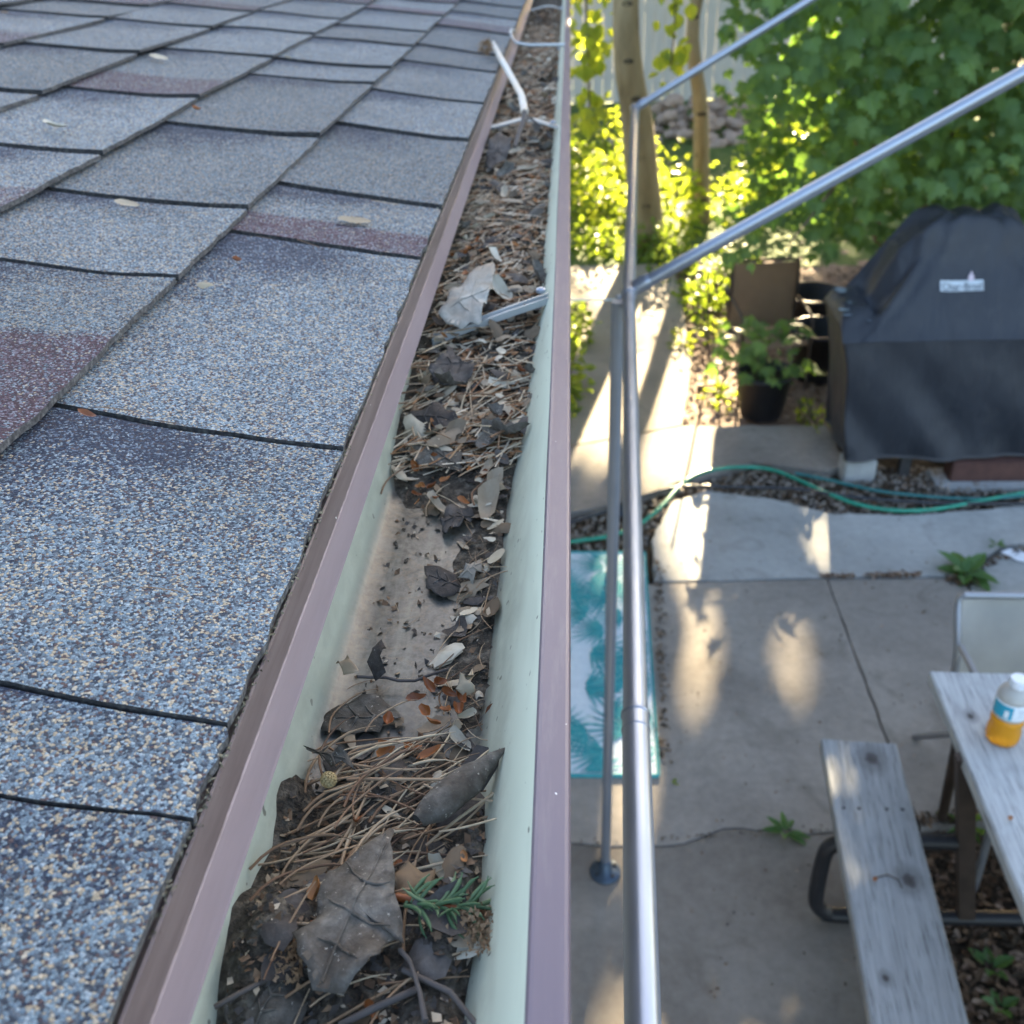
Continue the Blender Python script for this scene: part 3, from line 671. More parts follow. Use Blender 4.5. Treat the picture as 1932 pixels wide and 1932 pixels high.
FLAT = [
 (cr([(470, 1000), (530, 930), (600, 868), (700, 800), (760, 750), (830, 710), (920, 705), (1000, 700), (1012, 745), (980, 800), (985, 860), (930, 920), (900, 965), (880, 1020), (862, 1085), (830, 1082), (760, 1048), (680, 1082), (610, 1060), (540, 1050)], 734, 386, .2), 2.420, M_PALELEAF, 'large bleached whitish leaf lying behind the folded channel hanger', .006, (.1, .18)),
 (cr([(565, 330), (700, 312), (860, 312), (960, 325), (1010, 350), (1080, 400), (1075, 480), (1070, 545), (960, 545), (860, 560), (740, 520), (640, 510), (570, 470), (580, 430), (545, 390)], 656.9, 772.8, .2), 2.378, M_GREYLEAF, 'grey oblong leaf with ragged lower edge where the clean floor begins', .004, (0, .10)),
 (cr([(380, 1600), (430, 1520), (540, 1480), (560, 1390), (600, 1385), (640, 1490), (700, 1540), (830, 1530), (790, 1600), (720, 1650), (640, 1680), (520, 1690), (440, 1660)], 734, 386, .2), 2.395, M_DARKLEAF, 'dark grey lobed leaf just in front of the folded channel hanger', .006, (0, .15)),
 (cr([(880, 1060), (920, 970), (1000, 920), (1100, 930), (1200, 1010), (1150, 1060), (1060, 1110), (960, 1150), (930, 1190), (880, 1130)], 656.9, 772.8, .2), 2.3695, M_DARKLEAF, 'dark leaf with toothed fold half sunk in silt', .003, (0, .05)),
 (cr([(720, 1490), (800, 1490), (900, 1520), (980, 1560), (1040, 1620), (1080, 1690), (1000, 1740), (900, 1765), (820, 1740), (740, 1670), (760, 1610), (720, 1560)], 656.9, 772.8, .2), 2.3690, M_DARKLEAF, 'bluish dark leaf pressed flat into silt beside the pale scrap', .002, (0, .04)),
 (cr([(560, 100), (620, 60), (760, 20), (900, 20), (1000, 60), (1080, 160), (1060, 185), (900, 180), (740, 180), (640, 150)], 656.9, 772.8, .2), 2.386, M_DARKLEAF, 'brown grey leaf lying crosswise above the oblong grey leaf', .004, (0, .2)),
 (cr([(1040, 1600), (1110, 1530), (1170, 1470), (1250, 1450), (1280, 1490), (1270, 1560), (1210, 1590), (1170, 1640), (1150, 1590)], 656.9, 772.8, .2), 2.3725, M_PALELEAF, 'ragged white leaf scrap on the silt near the front wall', .003, (0, .1)),
 (cr([(240, 1180), (260, 1110), (330, 1040), (440, 1000), (540, 1040), (610, 1150), (600, 1250), (560, 1330), (380, 1420), (250, 1420), (245, 1300)], 386.4, 1507, .32), 2.3800, M_GREYLEAF, 'pale grey round leaf at the bottom edge of the gutter', .004, (0, .0)),
 (cr([(100, 1330), (130, 1200), (170, 1080), (250, 1080), (245, 1180), (250, 1300), (220, 1440), (90, 1440)], 386.4, 1507, .32), 2.3790, M_GREYLEAF, 'pale grey leaf wedged at the back wall bottom left', .003, (.1, .0)),
 (cr([(365, 690), (440, 600), (520, 540), (620, 560), (660, 660), (650, 760), (560, 800), (430, 780)], 386.4, 1507, .32), 2.3830, M_DARKLEAF, 'dark slaty leaf tucked under the left of the largest leaf', .003, (.0, .1)),
 (cr([(1125, 440), (1200, 400), (1290, 420), (1360, 440), (1350, 510), (1240, 560), (1180, 610), (1130, 600)], 386.4, 1507, .32), 2.3880, M_TANLEAF, 'brownish grey leaf showing right of the largest leaf', .003, (.0, .1)),
 (cr([(270, 1130), (380, 1150), (500, 1160), (600, 1190), (640, 1260), (560, 1250), (470, 1240), (400, 1190)], 502, 1120.6, .26), 2.3860, M_GREYLEAF, 'narrow pointed grey leaf under the needles by the back wall', .003, (.0, .1)),
 (cr([(375, 940), (430, 870), (540, 820), (700, 740), (800, 740), (880, 800), (960, 870), (980, 900), (850, 920), (830, 1000), (640, 1010), (500, 990), (450, 1010), (400, 1000)], 502, 1120.6, .26), 2.3695, M_GREYLEAF, 'thin grey translucent leaf flat on the floor in front of needles', .001, (.0, .0)),
 (cr([(1380, 720), (1420, 650), (1500, 590), (1505, 640), (1450, 660), (1520, 690), (1510, 715), (1440, 725)], 502, 1120.6, .26), 2.3790, M_PETAL, 'torn white papery scrap beside the orange bud cluster', .003, (.0, .2)),
 (cr([(600, 1830), (640, 1700), (800, 1660), (900, 1600), (1010, 1660), (1060, 1720), (960, 1760), (860, 1760), (740, 1850)], 765, 193, .1), 2.424, M_PALELEAF, 'whitish lobed leaf scrap on the far heap beyond the hanger', .004, (.0, .25)),
 (cr([(700, 1500), (760, 1400), (860, 1350), (960, 1390), (950, 1440), (850, 1490), (760, 1520)], 772.8, 0, .2), 2.425, M_DARKLEAF, 'blackish leaf on the far heap just before the bent strap', .004, (.0, .3)),
]
for i, (pts, z, m_, lab, dome, slp) in enumerate(FLAT):
    cx_, cy_ = sum(p[0] for p in pts) / len(pts), sum(p[1] for p in pts) / len(pts); fp = max(pts, key=lambda p: (p[0] - cx_) ** 2 + (p[1] - cy_) ** 2)
    ax_ = ((fp[0] - cx_), (fp[1] - cy_)); pt = lambda a, b_=0: (cx_ + ax_[0] * a - ax_[1] * b_, cy_ + ax_[1] * a + ax_[0] * b_)
    VN = [[pt(.85), pt(.2), pt(-.6)], [pt(.4), pt(.15, .28)], [pt(.4), pt(.15, -.28)], [pt(0), pt(-.25, .3)], [pt(0), pt(-.25, -.3)]] if m_ in (M_GREYLEAF, M_DARKLEAF, M_PALELEAF) else ()
    flat_leaf('dead_leaf', pts, z, m_, lab, dome, slp, veins=VN, seedv=20 + i, warp=.003 if dome > .002 else .0012)
# curled brown leaf with stalk on the clean floor
b = MB()
o = flat_leaf('dead_leaf', cr([(510, 520), (560, 500), (580, 465), (620, 540), (660, 590), (690, 640), (640, 640), (570, 620)], 502, 1120.6, .26), 2.381, M_TANLEAF, 'small brown upturned leaf with long stalk on the clean floor', .006, (.3, .2), seedv=50)
b.tube([onz(502 + x * .26, 1120.6 + y * .26, z) for x, y, z in [(660, 600, 2.378), (760, 605, 2.374), (870, 605, 2.372), (960, 630, 2.371), (1080, 630, 2.371), (1180, 590, 2.372), (1320, 545, 2.374)]], .0009, 6)
b.build('leaf_stalk', M_TWIG, o, True)
flat_leaf('dead_leaf', cr([(735, 530), (780, 480), (765, 430), (830, 410), (880, 470), (840, 540), (870, 595), (790, 590)], 502, 1120.6, .26), 2.3775, M_DARKLEAF, 'small crumpled dark leaf next to the brown upturned one', .009, (.2, .3), seedv=51, warp=.006)
# bud cluster, pollen cone, caddis of crumbs
for i, (x, y) in enumerate([(1180, 660), (1250, 650), (1330, 720), (1410, 770), (1400, 850), (1160, 850), (1300, 850), (880, 920), (1205, 940), (870, 1095), (870, 1160), (1060, 1140), (1190, 1160), (1100, 760)]):
    p = onz(502 + x * .26, 1120.6 + y * .26, 2.377)
    tag(put('bud_scale', rnd.choice(FL_BUD), None, None, p, (U(-.5, .5), U(-.5, .5), U(0, 6.3)), U(.9, 1.35)), 'orange brown bud scale of the cluster above the near needle heap', 'bud scale', 'bud cluster above the near needle heap')
for i, (x, y) in enumerate([(800, 730), (920, 670), (820, 840), (1090, 870), (1150, 580), (1280, 610)]):
    p = onz(656.9 + x * .2, 772.8 + y * .2, 2.376)
    tag(put('bud_scale', rnd.choice(FL_BUD), None, None, p, (U(-.5, .5), U(-.5, .5), U(0, 6.3)), U(.9, 1.3)), 'orange brown bud scale beside the oblong grey leaf', 'bud scale', 'bud scales beside the oblong grey leaf')
b = MB(); pc = onz(620, 1471, 2.391); r = random.Random(4)
for i in range(90):
    z = 1 - 2 * (i + .5) / 90; a = i * 2.39996; q = math.sqrt(1 - z * z); c = V((q * math.cos(a) * .0042, q * math.sin(a) * .0042, z * .0058))
    b.box(c, (.0014, .0014, .0014), rot=c.to_track_quat('Z', 'Y').to_matrix())
b.lathe([(.001, -.0055), (.0036, -.003), (.0041, 0), (.0034, .003), (.001, .0053)], (0, 0, 0), 10)
M_CONE = m_dry('yellow_pollen_cone', [(.20, .14, .06), (.42, .33, .17)], 400, .8, .2, .4)
o = b.build('pollen_cone', M_CONE); o.scale = (.8, .8, .8); o.location = pc; o.rotation_euler = (.9, .3, .4); tag(o, 'little knobbly yellow pollen cone on the near needle heap', 'pollen cone')
# green spruce sprig
sp = onz(800, 1712, 2.394); sprig = thing('spruce_sprig', sp, 'fresh green spruce sprig right of the largest grey leaf', 'sprig')
b = MB(); ps = [sp + V(x) for x in ((-.012, .004, .001), (-.004, .002, .002), (.008, 0, .001), (.020, -.001, 0), (.030, .001, -.001))]
b.tube(ps, [.0019, .0014, .0012, .0011, .0009], 7); b.build('stem', M_BUD, sprig, True)
SPN = [needle_mesh(.0165, .00105, q) for q in (.06, .12, -.10)]
for m_ in SPN: m_.materials[0] = M_SPRIG
r = random.Random(9)
for i in range(38):
    t = r.uniform(-.009, .020); side = r.choice((-1, 1)); a = side * r.uniform(.45, 1.25) if i % 3 else r.uniform(-.3, .3)
    if i < 4: a = math.pi + r.uniform(-.9, .9)
    d = V((math.cos(a), math.sin(a), r.uniform(-.25, .75))).normalized()
    put('needle', r.choice(SPN), sprig, None, sp + V((t, 0, .001)) + d * .0082, d.to_track_quat('X', 'Z').to_euler(), r.uniform(.6, 1.05))
# bleached forked twig leaning over the drip edge, with a fluffy seed head
TW = [onz(u, v, z) for u, v, z in [(930, 82, 2.481), (946, 112, 2.474), (963, 142, 2.466), (984, 180, 2.459), (990, 212, 2.455)]]
tw = thing('twig', TW[2], 'bleached white twig with brown seed head leaning over drip edge onto roof', 'twig')
b = MB(); b.tube(TW, [.0052, .0060, .0058, .0060, .0062], 8); b.build('stick', M_BONE, tw, True)
b = MB(); T2 = [TW[-1], onz(988, 228, 2.447), onz(978, 255, 2.440), onz(972, 277, 2.434)]; b.tube(T2, [.0045, .004, .0036, .003], 7)
b.tube([onz(984, 232, 2.446), onz(1000, 222, 2.448), onz(1020, 238, 2.441)], .002, 6); b.build('lower_fork', M_TWIG, tw, True)
b = MB(); hc = onz(916, 88, 2.487); r = random.Random(5)
for i in range(150):
    d = V((r.gauss(0, 1), r.gauss(0, 1), r.gauss(0, 1))).normalized(); q = hc + d * r.uniform(.004, .010); e = q + d * r.uniform(.006, .017)
    s_ = d.orthogonal() * .0012; b.poly([q - s_, q + s_, e])
b.build('seed_head', M_FLUFF, tw)
# thin dark sticks in the near heap
for k, (pts, lab) in enumerate([([(405, 1900), (450, 1875), (500, 1850), (565, 1815)], 'thin dark grey stick lying left of the largest leaf'), ([(760, 1830), (850, 1872), (900, 1935)], 'dark stick under the lower right of the largest leaf'),
                                ([(640, 1935), (700, 1905), (790, 1865)], 'straight tan stick at the bottom edge of the picture'), ([(950, 1410), (930, 1450), (905, 1490)], 'short black twig end touching the front wall')]):
    b = MB(); b.tube([onz(u, v, 2.388 + .002 * math.sin(i * 2)) for i, (u, v) in enumerate(pts)], [.0011 + .0002 * k] * len(pts), 6); o = b.build('stick', M_TWIG, None, True); tag(o, lab, 'stick')
# crumbly rotten clump right of the sprig
b = MB(); r = random.Random(6)
for i in range(420):
    c = onz(r.gauss(915, 26), r.gauss(1745, 24), 2.392 + r.uniform(-.006, .008)); d = V((r.gauss(0, 1), r.gauss(0, 1), r.gauss(0, 1))).normalized() * r.uniform(.0012, .004); s_ = d.orthogonal().normalized() * r.uniform(.0004, .0014)
    b.poly([c - s_, c + s_, c + d])
for i in range(300):
    c = onz(r.gauss(545, 16), r.gauss(1790, 34), 2.388 + r.uniform(-.005, .006)); d = V((r.gauss(0, 1), r.gauss(0, 1), r.gauss(0, 1))).normalized() * r.uniform(.0012, .004); s_ = d.orthogonal().normalized() * r.uniform(.0004, .0014)
    b.poly([c - s_, c + s_, c + d])
b.build('rotten_fibre', M_FLUFF, None, kind='stuff')
# bits on the roof
def on_roof(u, v, up=.010):
    d = ray(u, v); n_ = V((SP, 0, CP)); t = (V((RX, 0, RZ + up)) - CAM).dot(n_) / d.dot(n_); return CAM + d * t
RB = [(165, 783, FL_BUD, 1.25, 'orange brown bud scale on the nearest dark shingle corner'), (447, 492, FL_BUD, 1.0, 'orange bud scale on a dark shingle by the second seam'), (372, 207, FL_BUD, 1.3, 'rusty bud scale at the far course line'),
      (670, 416, FL_HUSK, 1.9, 'white husk on the plum striped shingle'), (240, 384, FL_HUSK, 1.4, 'pale curved husk below the second course line'), (300, 108, FL_HUSK, 1.9, 'pale husk on a far shingle near the course line'),
      (388, 533, FL_HUSK, 1.3, 'thin pale husk lying flat beside the course line'), (8, 22, FL_TAN, 1.1, 'tan leaf scrap at the upper left roof corner'), (545, 110, FL_HUSK, 1.3, 'small pale husk on a far light shingle'), (108, 240, FL_TAN, .9, 'tan scrap on the far left course line')]
for u, v, ms, s_, lab in RB:
    p = on_roof(u, v); tag(put('bud_scale' if ms is FL_BUD else 'papery_husk' if ms is FL_HUSK else 'leaf_scrap', rnd.choice(ms), None, None, p, (.1, PHI, U(-.4, .4)), s_), lab, 'leaf scrap' if ms is FL_TAN else 'bud scale' if ms is FL_BUD else 'seed husk')
for (u0, v0, u1, v1) in [(180, 768, 260, 778), (285, 792, 335, 800), (560, 452, 610, 470), (700, 378, 760, 388), (350, 400, 400, 405), (510, 258, 560, 266), (190, 530, 230, 533), (480, 445, 520, 452), (280, 1110, 340, 1118)]:
    p, q = on_roof(u0, v0, .011), on_roof(u1, v1, .011); L = (q - p).length; me = rnd.choice(NEEDLES[:2] + NEEDLES[7:9])
    o = put('pine_needle', me, None, None, (p + q) / 2, (0, 0, math.atan2(q.y - p.y, q.x - p.x)), max(.35, L / .065)); o.rotation_euler = (q - p).to_track_quat('X', 'Z').to_euler()
    tag(o, 'dry pine needle lodged in a seam of the shingle roof', 'pine needle', 'pine needles on the roof')

# ------------------------------------------------------------------ ground, patio, path
b = MB(); b.poly([(-120, -60, -.06), (120, -60, -.06), (120, 260, -.06), (-120, 260, -.06)]); b.build('ground', M_GROUND, kind='structure')
patio = structure('patio', (1.0, 2.5, -.05))
def gpts(pts, z=0.0): return [(onz(u, v, z).x, onz(u, v, z).y) for u, v in pts]
def slab(pts, mat, z1=0.0, rag=.004, seedv=0, step=.05):
    """concrete slab with a slightly uneven edge"""
    out = []; k = len(pts); r = random.Random(seedv)
    for i in range(k):
        p, q = V((*pts[i], 0)), V((*pts[(i + 1) % k], 0)); n = max(1, int((q - p).length / step)); nn = (q - p).normalized().cross(V((0, 0, 1)))
        for j in range(n):
            s = p.lerp(q, j / n); s = s + nn * (r.uniform(-rag, rag) * (1 if j else 0)); out.append((s.x, s.y))
    n = len(out); c = (sum(p[0] for p in out) / n, sum(p[1] for p in out) / n); b = MB()
    ins = []
    for x, y in out:
        d = V((c[0] - x, c[1] - y)); d = d.normalized() * .0045; ins.append((x + d.x, y + d.y))
    b.v += [(x, y, z1) for x, y in ins] + [(x, y, z1 - .007) for x, y in out] + [(x, y, z1 - .09) for x, y in out]
    b.face(range(n))
    for i in range(n):
        j = (i + 1) % n; b.face((n + i, n + j, j, i)); b.face((2 * n + i, 2 * n + j, n + j, n + i))
    return b.build('concrete_slab', mat, patio)
CRK = gpts([(1077, 1590), (1110, 1594), (1150, 1600), (1190, 1597), (1250, 1597), (1290, 1592), (1330, 1577), (1365, 1563), (1400, 1562), (1430, 1568), (1470, 1560), (1520, 1575), (1570, 1570), (1640, 1560)])
CR_S = [(x, y - .0022 + .007 * nz(x * 23, 1)) for x, y in CRK]; CR_N = [(x, y + .0022 + .007 * nz(x * 23, 1)) for x, y in CRK]
slab([(-.74, -1.6), (3.6, -1.6), (3.6, 1.30), (1.14, 1.30), (1.03, 2.31)] + CR_S[::-1] + [(-.74, 2.24)], M_CON_C, 0, .003, 1)
slab([(-.74, 2.25)] + CR_N + [(1.168, 2.315), (1.171, 3.752), (.36, 3.718), (-.74, 3.66)], M_CON_A, 0, .003, 2)
slab([(1.176, 2.315), (1.62, 2.37), (1.80, 2.44), (1.785, 3.70), (1.74, 3.762), (1.176, 3.752)], M_CON_A, 0, .003, 3)
slab([(.37, 3.732), (1.19, 3.768), (1.74, 3.778), (1.80, 3.83), (2.05, 4.02), (2.6, 4.12), (2.75, 4.50)] + gpts([(1932, 953), (1850, 962), (1700, 972), (1560, 968), (1450, 940), (1330, 925), (1268, 945), (1250, 975), (1228, 1020)]), M_CON_B, 0, .007, 4)
slab([(1.81, 2.46), (3.9, 2.46), (3.9, 4.35), (2.9, 4.2), (2.62, 4.09), (2.07, 3.99), (1.83, 3.80), (1.80, 3.70)], M_CON_B, 0, .005, 5)
slab(gpts([(1040, 850), (1290, 803), (1560, 803), (1585, 850), (1600, 880), (1560, 888), (1420, 872), (1290, 905), (1180, 945), (1075, 968), (1000, 985)]), M_CON_A, 0, .006, 6)
path = structure('path', (.4, 6.5, -.03))
b = MB(); b.prism([(-.25, 5.00), (.655, 5.335), (.80, 6.2), (.86, 7.5), (.86, 8.35), (-1.6, 8.35), (-1.6, 7.45), (.12, 7.45), (.05, 6.6), (-.08, 5.6)], -.09, -.004); b.build('path_slab', M_CON_P, path)

def bed(name, pts, mat, z, step=.07):
    """soil sheet with a rough surface"""
    b = MB(); xs = [p[0] for p in pts]; ys = [p[1] for p in pts]; nx = int((max(xs) - min(xs)) / step) + 1; ny = int((max(ys) - min(ys)) / step) + 1
    for i in range(nx + 1):
        for j in range(ny + 1):
            x = min(xs) + (max(xs) - min(xs)) * i / nx; y = min(ys) + (max(ys) - min(ys)) * j / ny
            b.v.append((x, y, z + .018 * nz(x * 5, y * 5) + .012 * nz(x * 17, y * 17)))
    for i in range(nx):
        for j in range(ny): a = i * (ny + 1) + j; b.face((a, a + ny + 1, a + ny + 2, a + 1))
    return b.build(name, mat, None, True, 'structure')
bed('gravel_bed', [(-.75, 3.6), (3.4, 5.4)], M_SOIL, -.045)
bed('soil_patch', [(1.0, 1.25), (3.0, 2.55)], M_SOIL, -.040, .05)
bed('mulch_bed', [(.60, 5.25), (4.6, 9.0)], M_MULCH, -.040)
bed('planting_bed', [(-1.2, 4.9), (.3, 7.5)], M_SOIL, -.036)
lawn = MB(); lawn.poly([(-9, 8.3, -.035), (9, 8.3, -.035), (9, 18, -.035), (-9, 18, -.035)]); lawn.build('lawn', blotch('short_lawn', [(.05, .09, .02), (.09, .14, .03), (.12, .13, .05)], 4, .95, 90, .9, .02), kind='structure')

# stones of the gravel strip: the ones one can pick out are pieces of the bed
gb = bpy.data.objects['gravel_bed']
def stone_mesh(sd, mat):
    r = random.Random(sd); bm = bmesh.new(); bmesh.ops.create_icosphere(bm, subdivisions=1, radius=1.0)
    for v_ in bm.verts: v_.co = V((v_.co.x * 1.0, v_.co.y * .75, v_.co.z * .5)) * r.uniform(.85, 1.12)
    me = bpy.data.meshes.new('stone'); bm.to_mesh(me); bm.free(); me.materials.append(mat); me.polygons.foreach_set('use_smooth', [True] * len(me.polygons)); return me
STONES = [stone_mesh(k, M_STONE) for k in range(5)]
def in_poly(x, y, pts):
    c = False; n = len(pts); j = n - 1
    for i in range(n):
        if (pts[i][1] > y) != (pts[j][1] > y) and x < (pts[j][0] - pts[i][0]) * (y - pts[i][1]) / (pts[j][1] - pts[i][1]) + pts[i][0]: c = not c
        j = i
    return c
G1 = gpts([(1000, 990), (1180, 950), (1290, 908), (1420, 878), (1560, 892), (1610, 905), (1640, 870), (1932, 880), (1932, 945), (1850, 958), (1700, 968), (1560, 964), (1450, 936), (1330, 921), (1264, 941), (1246, 972), (1222, 1030), (1000, 1042)])
k = 0
while k < 230:
    x, y = U(-.6, 2.8), U(3.6, 5.0)
    if not in_poly(x, y, G1): continue
    k += 1; put('stone', rnd.choice(STONES), gb, None, (x, y, -.030 + U(0, .012)), (U(-.3, .3), U(-.3, .3), U(0, 6.3)), U(.010, .026))
b = MB(); k = 0
while k < 2600:
    x, y = U(-.6, 2.8), U(3.6, 5.0)
    if not in_poly(x, y, G1): continue
    k += 1; a = U(0, 6.3); s_ = U(.006, .016); z = -.034 + U(0, .012)
    b.poly([(x + math.cos(a + t) * s_ * q, y + math.sin(a + t) * s_ * q, z + U(-.3, 1) * s_) for t, q in ((0, 1), (1.6, .6), (3.1, 1), (4.7, .6))], rnd.choice([0, 0, 1]))
b.build('gravel_chips', [M_STONE, M_LITTER], None, kind='stuff')
# dead leaves: under the table, in seams, on the mulch
def litter(name, n, fn, smin, smax, mats, z=0.0, curl=.6):
    b = MB()
    for i in range(n):
        x, y = fn(); a = U(0, 6.3); s_ = U(smin, smax); t = V((U(-.6, .6), U(-.6, .6), 1)).normalized(); e = V((math.cos(a), math.sin(a), 0)); e = (e - t * e.dot(t)).normalized(); f = t.cross(e)
        c = V((x, y, z + U(.002, .012) + s_ * .2)); n0 = len(b.v); h = t * s_ * curl
        for ku, kv, kh in ((-1, 0, .2), (-.4, .45, .35), (.4, .4, .25), (1, 0, .3), (.4, -.4, .35), (-.4, -.45, .2), (0, 0, 0)): b.v.append(tuple(c + e * (ku * s_) + f * (kv * s_) + h * kh))
        m_ = rnd.randrange(len(mats))
        for q in range(6): b.face((n0 + q, n0 + (q + 1) % 6, n0 + 6), m_)
    return b.build(name, mats, None, kind='stuff')
def rect(x0, x1, y0, y1): return lambda: (U(x0, x1), U(y0, y1))
litter('leaf_litter', 5200, rect(1.02, 2.3, 1.3, 2.32), .008, .024, [M_LITTER, M_LITTER, M_MULCH, M_SOIL], -.036)
def seam(p, q, w_):
    def f():
        t = rnd.random(); return p[0] + (q[0] - p[0]) * t + rnd.gauss(0, w_), p[1] + (q[1] - p[1]) * t + rnd.gauss(0, w_)
    return f
litter('seam_litter', 90, seam((1.15, 3.762), (1.30, 3.77), .008), .006, .014, [M_LITTER, M_MULCH], 0)
litter('seam_litter', 140, seam((1.36, 3.768), (1.60, 3.775), .009), .006, .015, [M_LITTER, M_MULCH], 0)
litter('seam_litter', 160, seam((1.72, 3.74), (1.83, 3.72), .016), .006, .015, [M_LITTER, M_SOIL], 0)
litter('seam_litter', 160, seam((1.84, 3.82), (2.4, 4.10), .014), .006, .015, [M_LITTER, M_SOIL], 0)
litter('seam_litter', 240, seam((.33, 2.6), (.40, 3.9), .012), .005, .012, [M_LITTER, M_SOIL], 0)
litter('seam_litter', 260, seam((1.0, 2.325), (1.6, 2.40), .014), .006, .014, [M_LITTER, M_SOIL], -.005)
litter('seam_litter', 120, seam((.02, 2.235), (1.0, 2.31), .006), .003, .008, [M_LITTER, M_SOIL], -.008)
litter('patio_litter', 420, rect(.35, 1.75, 1.3, 4.3), .003, .008, [M_LITTER, M_SOIL, M_MULCH], .0)
litter('wood_chips', 5200, rect(.66, 4.2, 5.38, 8.2), .012, .036, [M_MULCH, M_MULCH, M_LITTER], -.028, .3)
litter('bed_litter', 900, rect(-1.0, .1, 5.0, 7.4), .010, .026, [M_LITTER, M_SOIL], -.03)

# ------------------------------------------------------------------ rug
def rug_build():
    o = thing('outdoor_rug', (-.1, 3.2, 0), 'teal and white palm leaf outdoor rug on the patio below the gutter', 'rug')
    c0, c1, c2, c3 = V((-.62, 2.525, .0)), V((.303, 2.533, .0)), V((.343, 3.962, .0)), V((-.58, 3.975, .0))
    def at(s, t, z): return c0.lerp(c1, s).lerp(c3.lerp(c2, s), t) + V((0, 0, z))
    M_W = blotch('rug_weave_white', [(.50, .58, .64), (.60, .67, .72)], 40, .85, 700, .5, .001)
    M_T = blotch('rug_print_teal', [(.018, .20, .23), (.04, .29, .32), (.08, .36, .39)], 9, .85, 700, .5, .001, isl=True)
    M_TB = blotch('rug_binding_teal', [(.03, .22, .25), (.05, .30, .32)], 30, .85, 400, .4, .001)
    b = MB(); n = 24
    for i in range(n + 1):
        for j in range(n + 1): b.v.append(tuple(at(i / n, j / n, .005 + .0016 * nz(i * .5, j * .5))))
    for i in range(n):
        for j in range(n): a = i * (n + 1) + j; b.face((a, a + n + 1, a + n + 2, a + 1))
    b.build('weave', M_W, o, True)
    b = MB()
    for (s0, t0, s1, t1) in ((0, 0, 1, 0), (1, 0, 1, 1), (1, 1, 0, 1), (0, 1, 0, 0)):
        p, q = at(s0, t0, .005), at(s1, t1, .005); b.tube([p, q], .008, 6, flat=.6)
    b.build('binding', M_TB, o)
    b = MB(); r = random.Random(3)
    for t in range(13):
        for s in range(7):
            base = V((s * .165 + (.08 if t % 2 else 0) + r.uniform(-.02, .02), t * .120 + r.uniform(-.02, .02), 0))
            ang = (math.pi if r.random() < .62 else 0) + r.uniform(-.55, .55); n = 11; L = r.uniform(.15, .20)
            for k in range(n):
                f = k / (n - 1) - .5; la = ang + f * 2.1; ll = L * (1 - 1.1 * f * f) * r.uniform(.85, 1.1); w_ = .0058 * r.uniform(.8, 1.25); cv = f * .5
                zl = r.uniform(0, .0016); d = V((math.cos(la), math.sin(la), 0)); e = V((-d.y, d.x, 0)); st = base + d * .012
                cl_ = lambda p: at(max(.012, min(.988, p.x / .925)), max(.010, min(.990, p.y / 1.44)), .0078 + zl)
                C_ = [st, st + d * ll * .35 + e * (cv * ll * .10), st + d * ll * .7 + e * (cv * ll * .28), st + d * ll + e * (cv * ll * .55)]; W_ = [w_ * .35, w_, w_ * .8, .0004]
                if not (-.03 < C_[3].x < .95 and -.03 < C_[3].y < 1.46): continue
                for q in range(3): b.poly([cl_(C_[q] - e * W_[q]), cl_(C_[q + 1] - e * W_[q + 1]), cl_(C_[q + 1] + e * W_[q + 1]), cl_(C_[q] + e * W_[q])])
    b.build('palm_print', M_T, o, kind='stuff')
rug_build()

# ------------------------------------------------------------------ hoses
def spline(pts, n=8):
    P_ = [V(p) for p in pts]; out = []
    for i in range(len(P_) - 1):
        p0, p1, p2, p3 = P_[max(0, i - 1)], P_[i], P_[i + 1], P_[min(len(P_) - 1, i + 2)]
        for j in range(n):
            t = j / n; out.append(.5 * ((2 * p1) + (p2 - p0) * t + (2 * p0 - 5 * p1 + 4 * p2 - p3) * t * t + (3 * p1 - p0 - 3 * p2 + p3) * t ** 3))
    return out + [P_[-1]]
def hose(pts, r_, mat, label, name, cat, z=None):
    P_ = [onz(u, v, r_ + (z or 0)) for u, v in pts]
    P_ = ([P_[0] + (P_[0] - P_[1]).normalized() * .8] if pts[0][0] < 1200 else []) + P_ + [P_[-1] + (P_[-1] - P_[-2]).normalized() * .9]
    b = MB(); b.tube(spline(P_), r_, 10); tag(b.build(name, mat, None, True), label, cat)
M_HOSE = blotch('green_hose_rubber', [(.012, .20, .13), (.02, .28, .19)], 20, .32, 100, .05, .001, spec=.5)
M_HOSE2 = blotch('teal_hose_rubber', [(.012, .11, .11), (.03, .17, .17)], 20, .4, 100, .1, .001, spec=.5)
M_CABLE = blotch('black_hose_rubber', [(.018, .02, .026), (.035, .037, .045)], 20, .45, 100, .1, .001, spec=.5)
hose([(1078, 1022), (1140, 1013), (1190, 998), (1225, 975), (1255, 948), (1280, 920), (1305, 900), (1345, 886), (1400, 881), (1455, 886), (1505, 905), (1560, 930), (1620, 952), (1690, 963), (1760, 961), (1850, 945), (1930, 930)], .0105, M_HOSE, 'bright green garden hose looping across the gravel strip', 'garden_hose', 'hose')
hose([(1500, 893), (1560, 905), (1650, 925), (1720, 934), (1800, 940), (1860, 941), (1930, 936)], .009, M_HOSE2, 'dull teal hose lying along the gravel under the covered grill', 'garden_hose', 'hose')
hose([(1078, 985), (1150, 962), (1235, 928), (1300, 917), (1400, 919), (1500, 922), (1580, 934), (1680, 944), (1780, 949), (1932, 951)], .0085, M_CABLE, 'black soaker hose running through the gravel strip', 'soaker_hose', 'hose', .004)

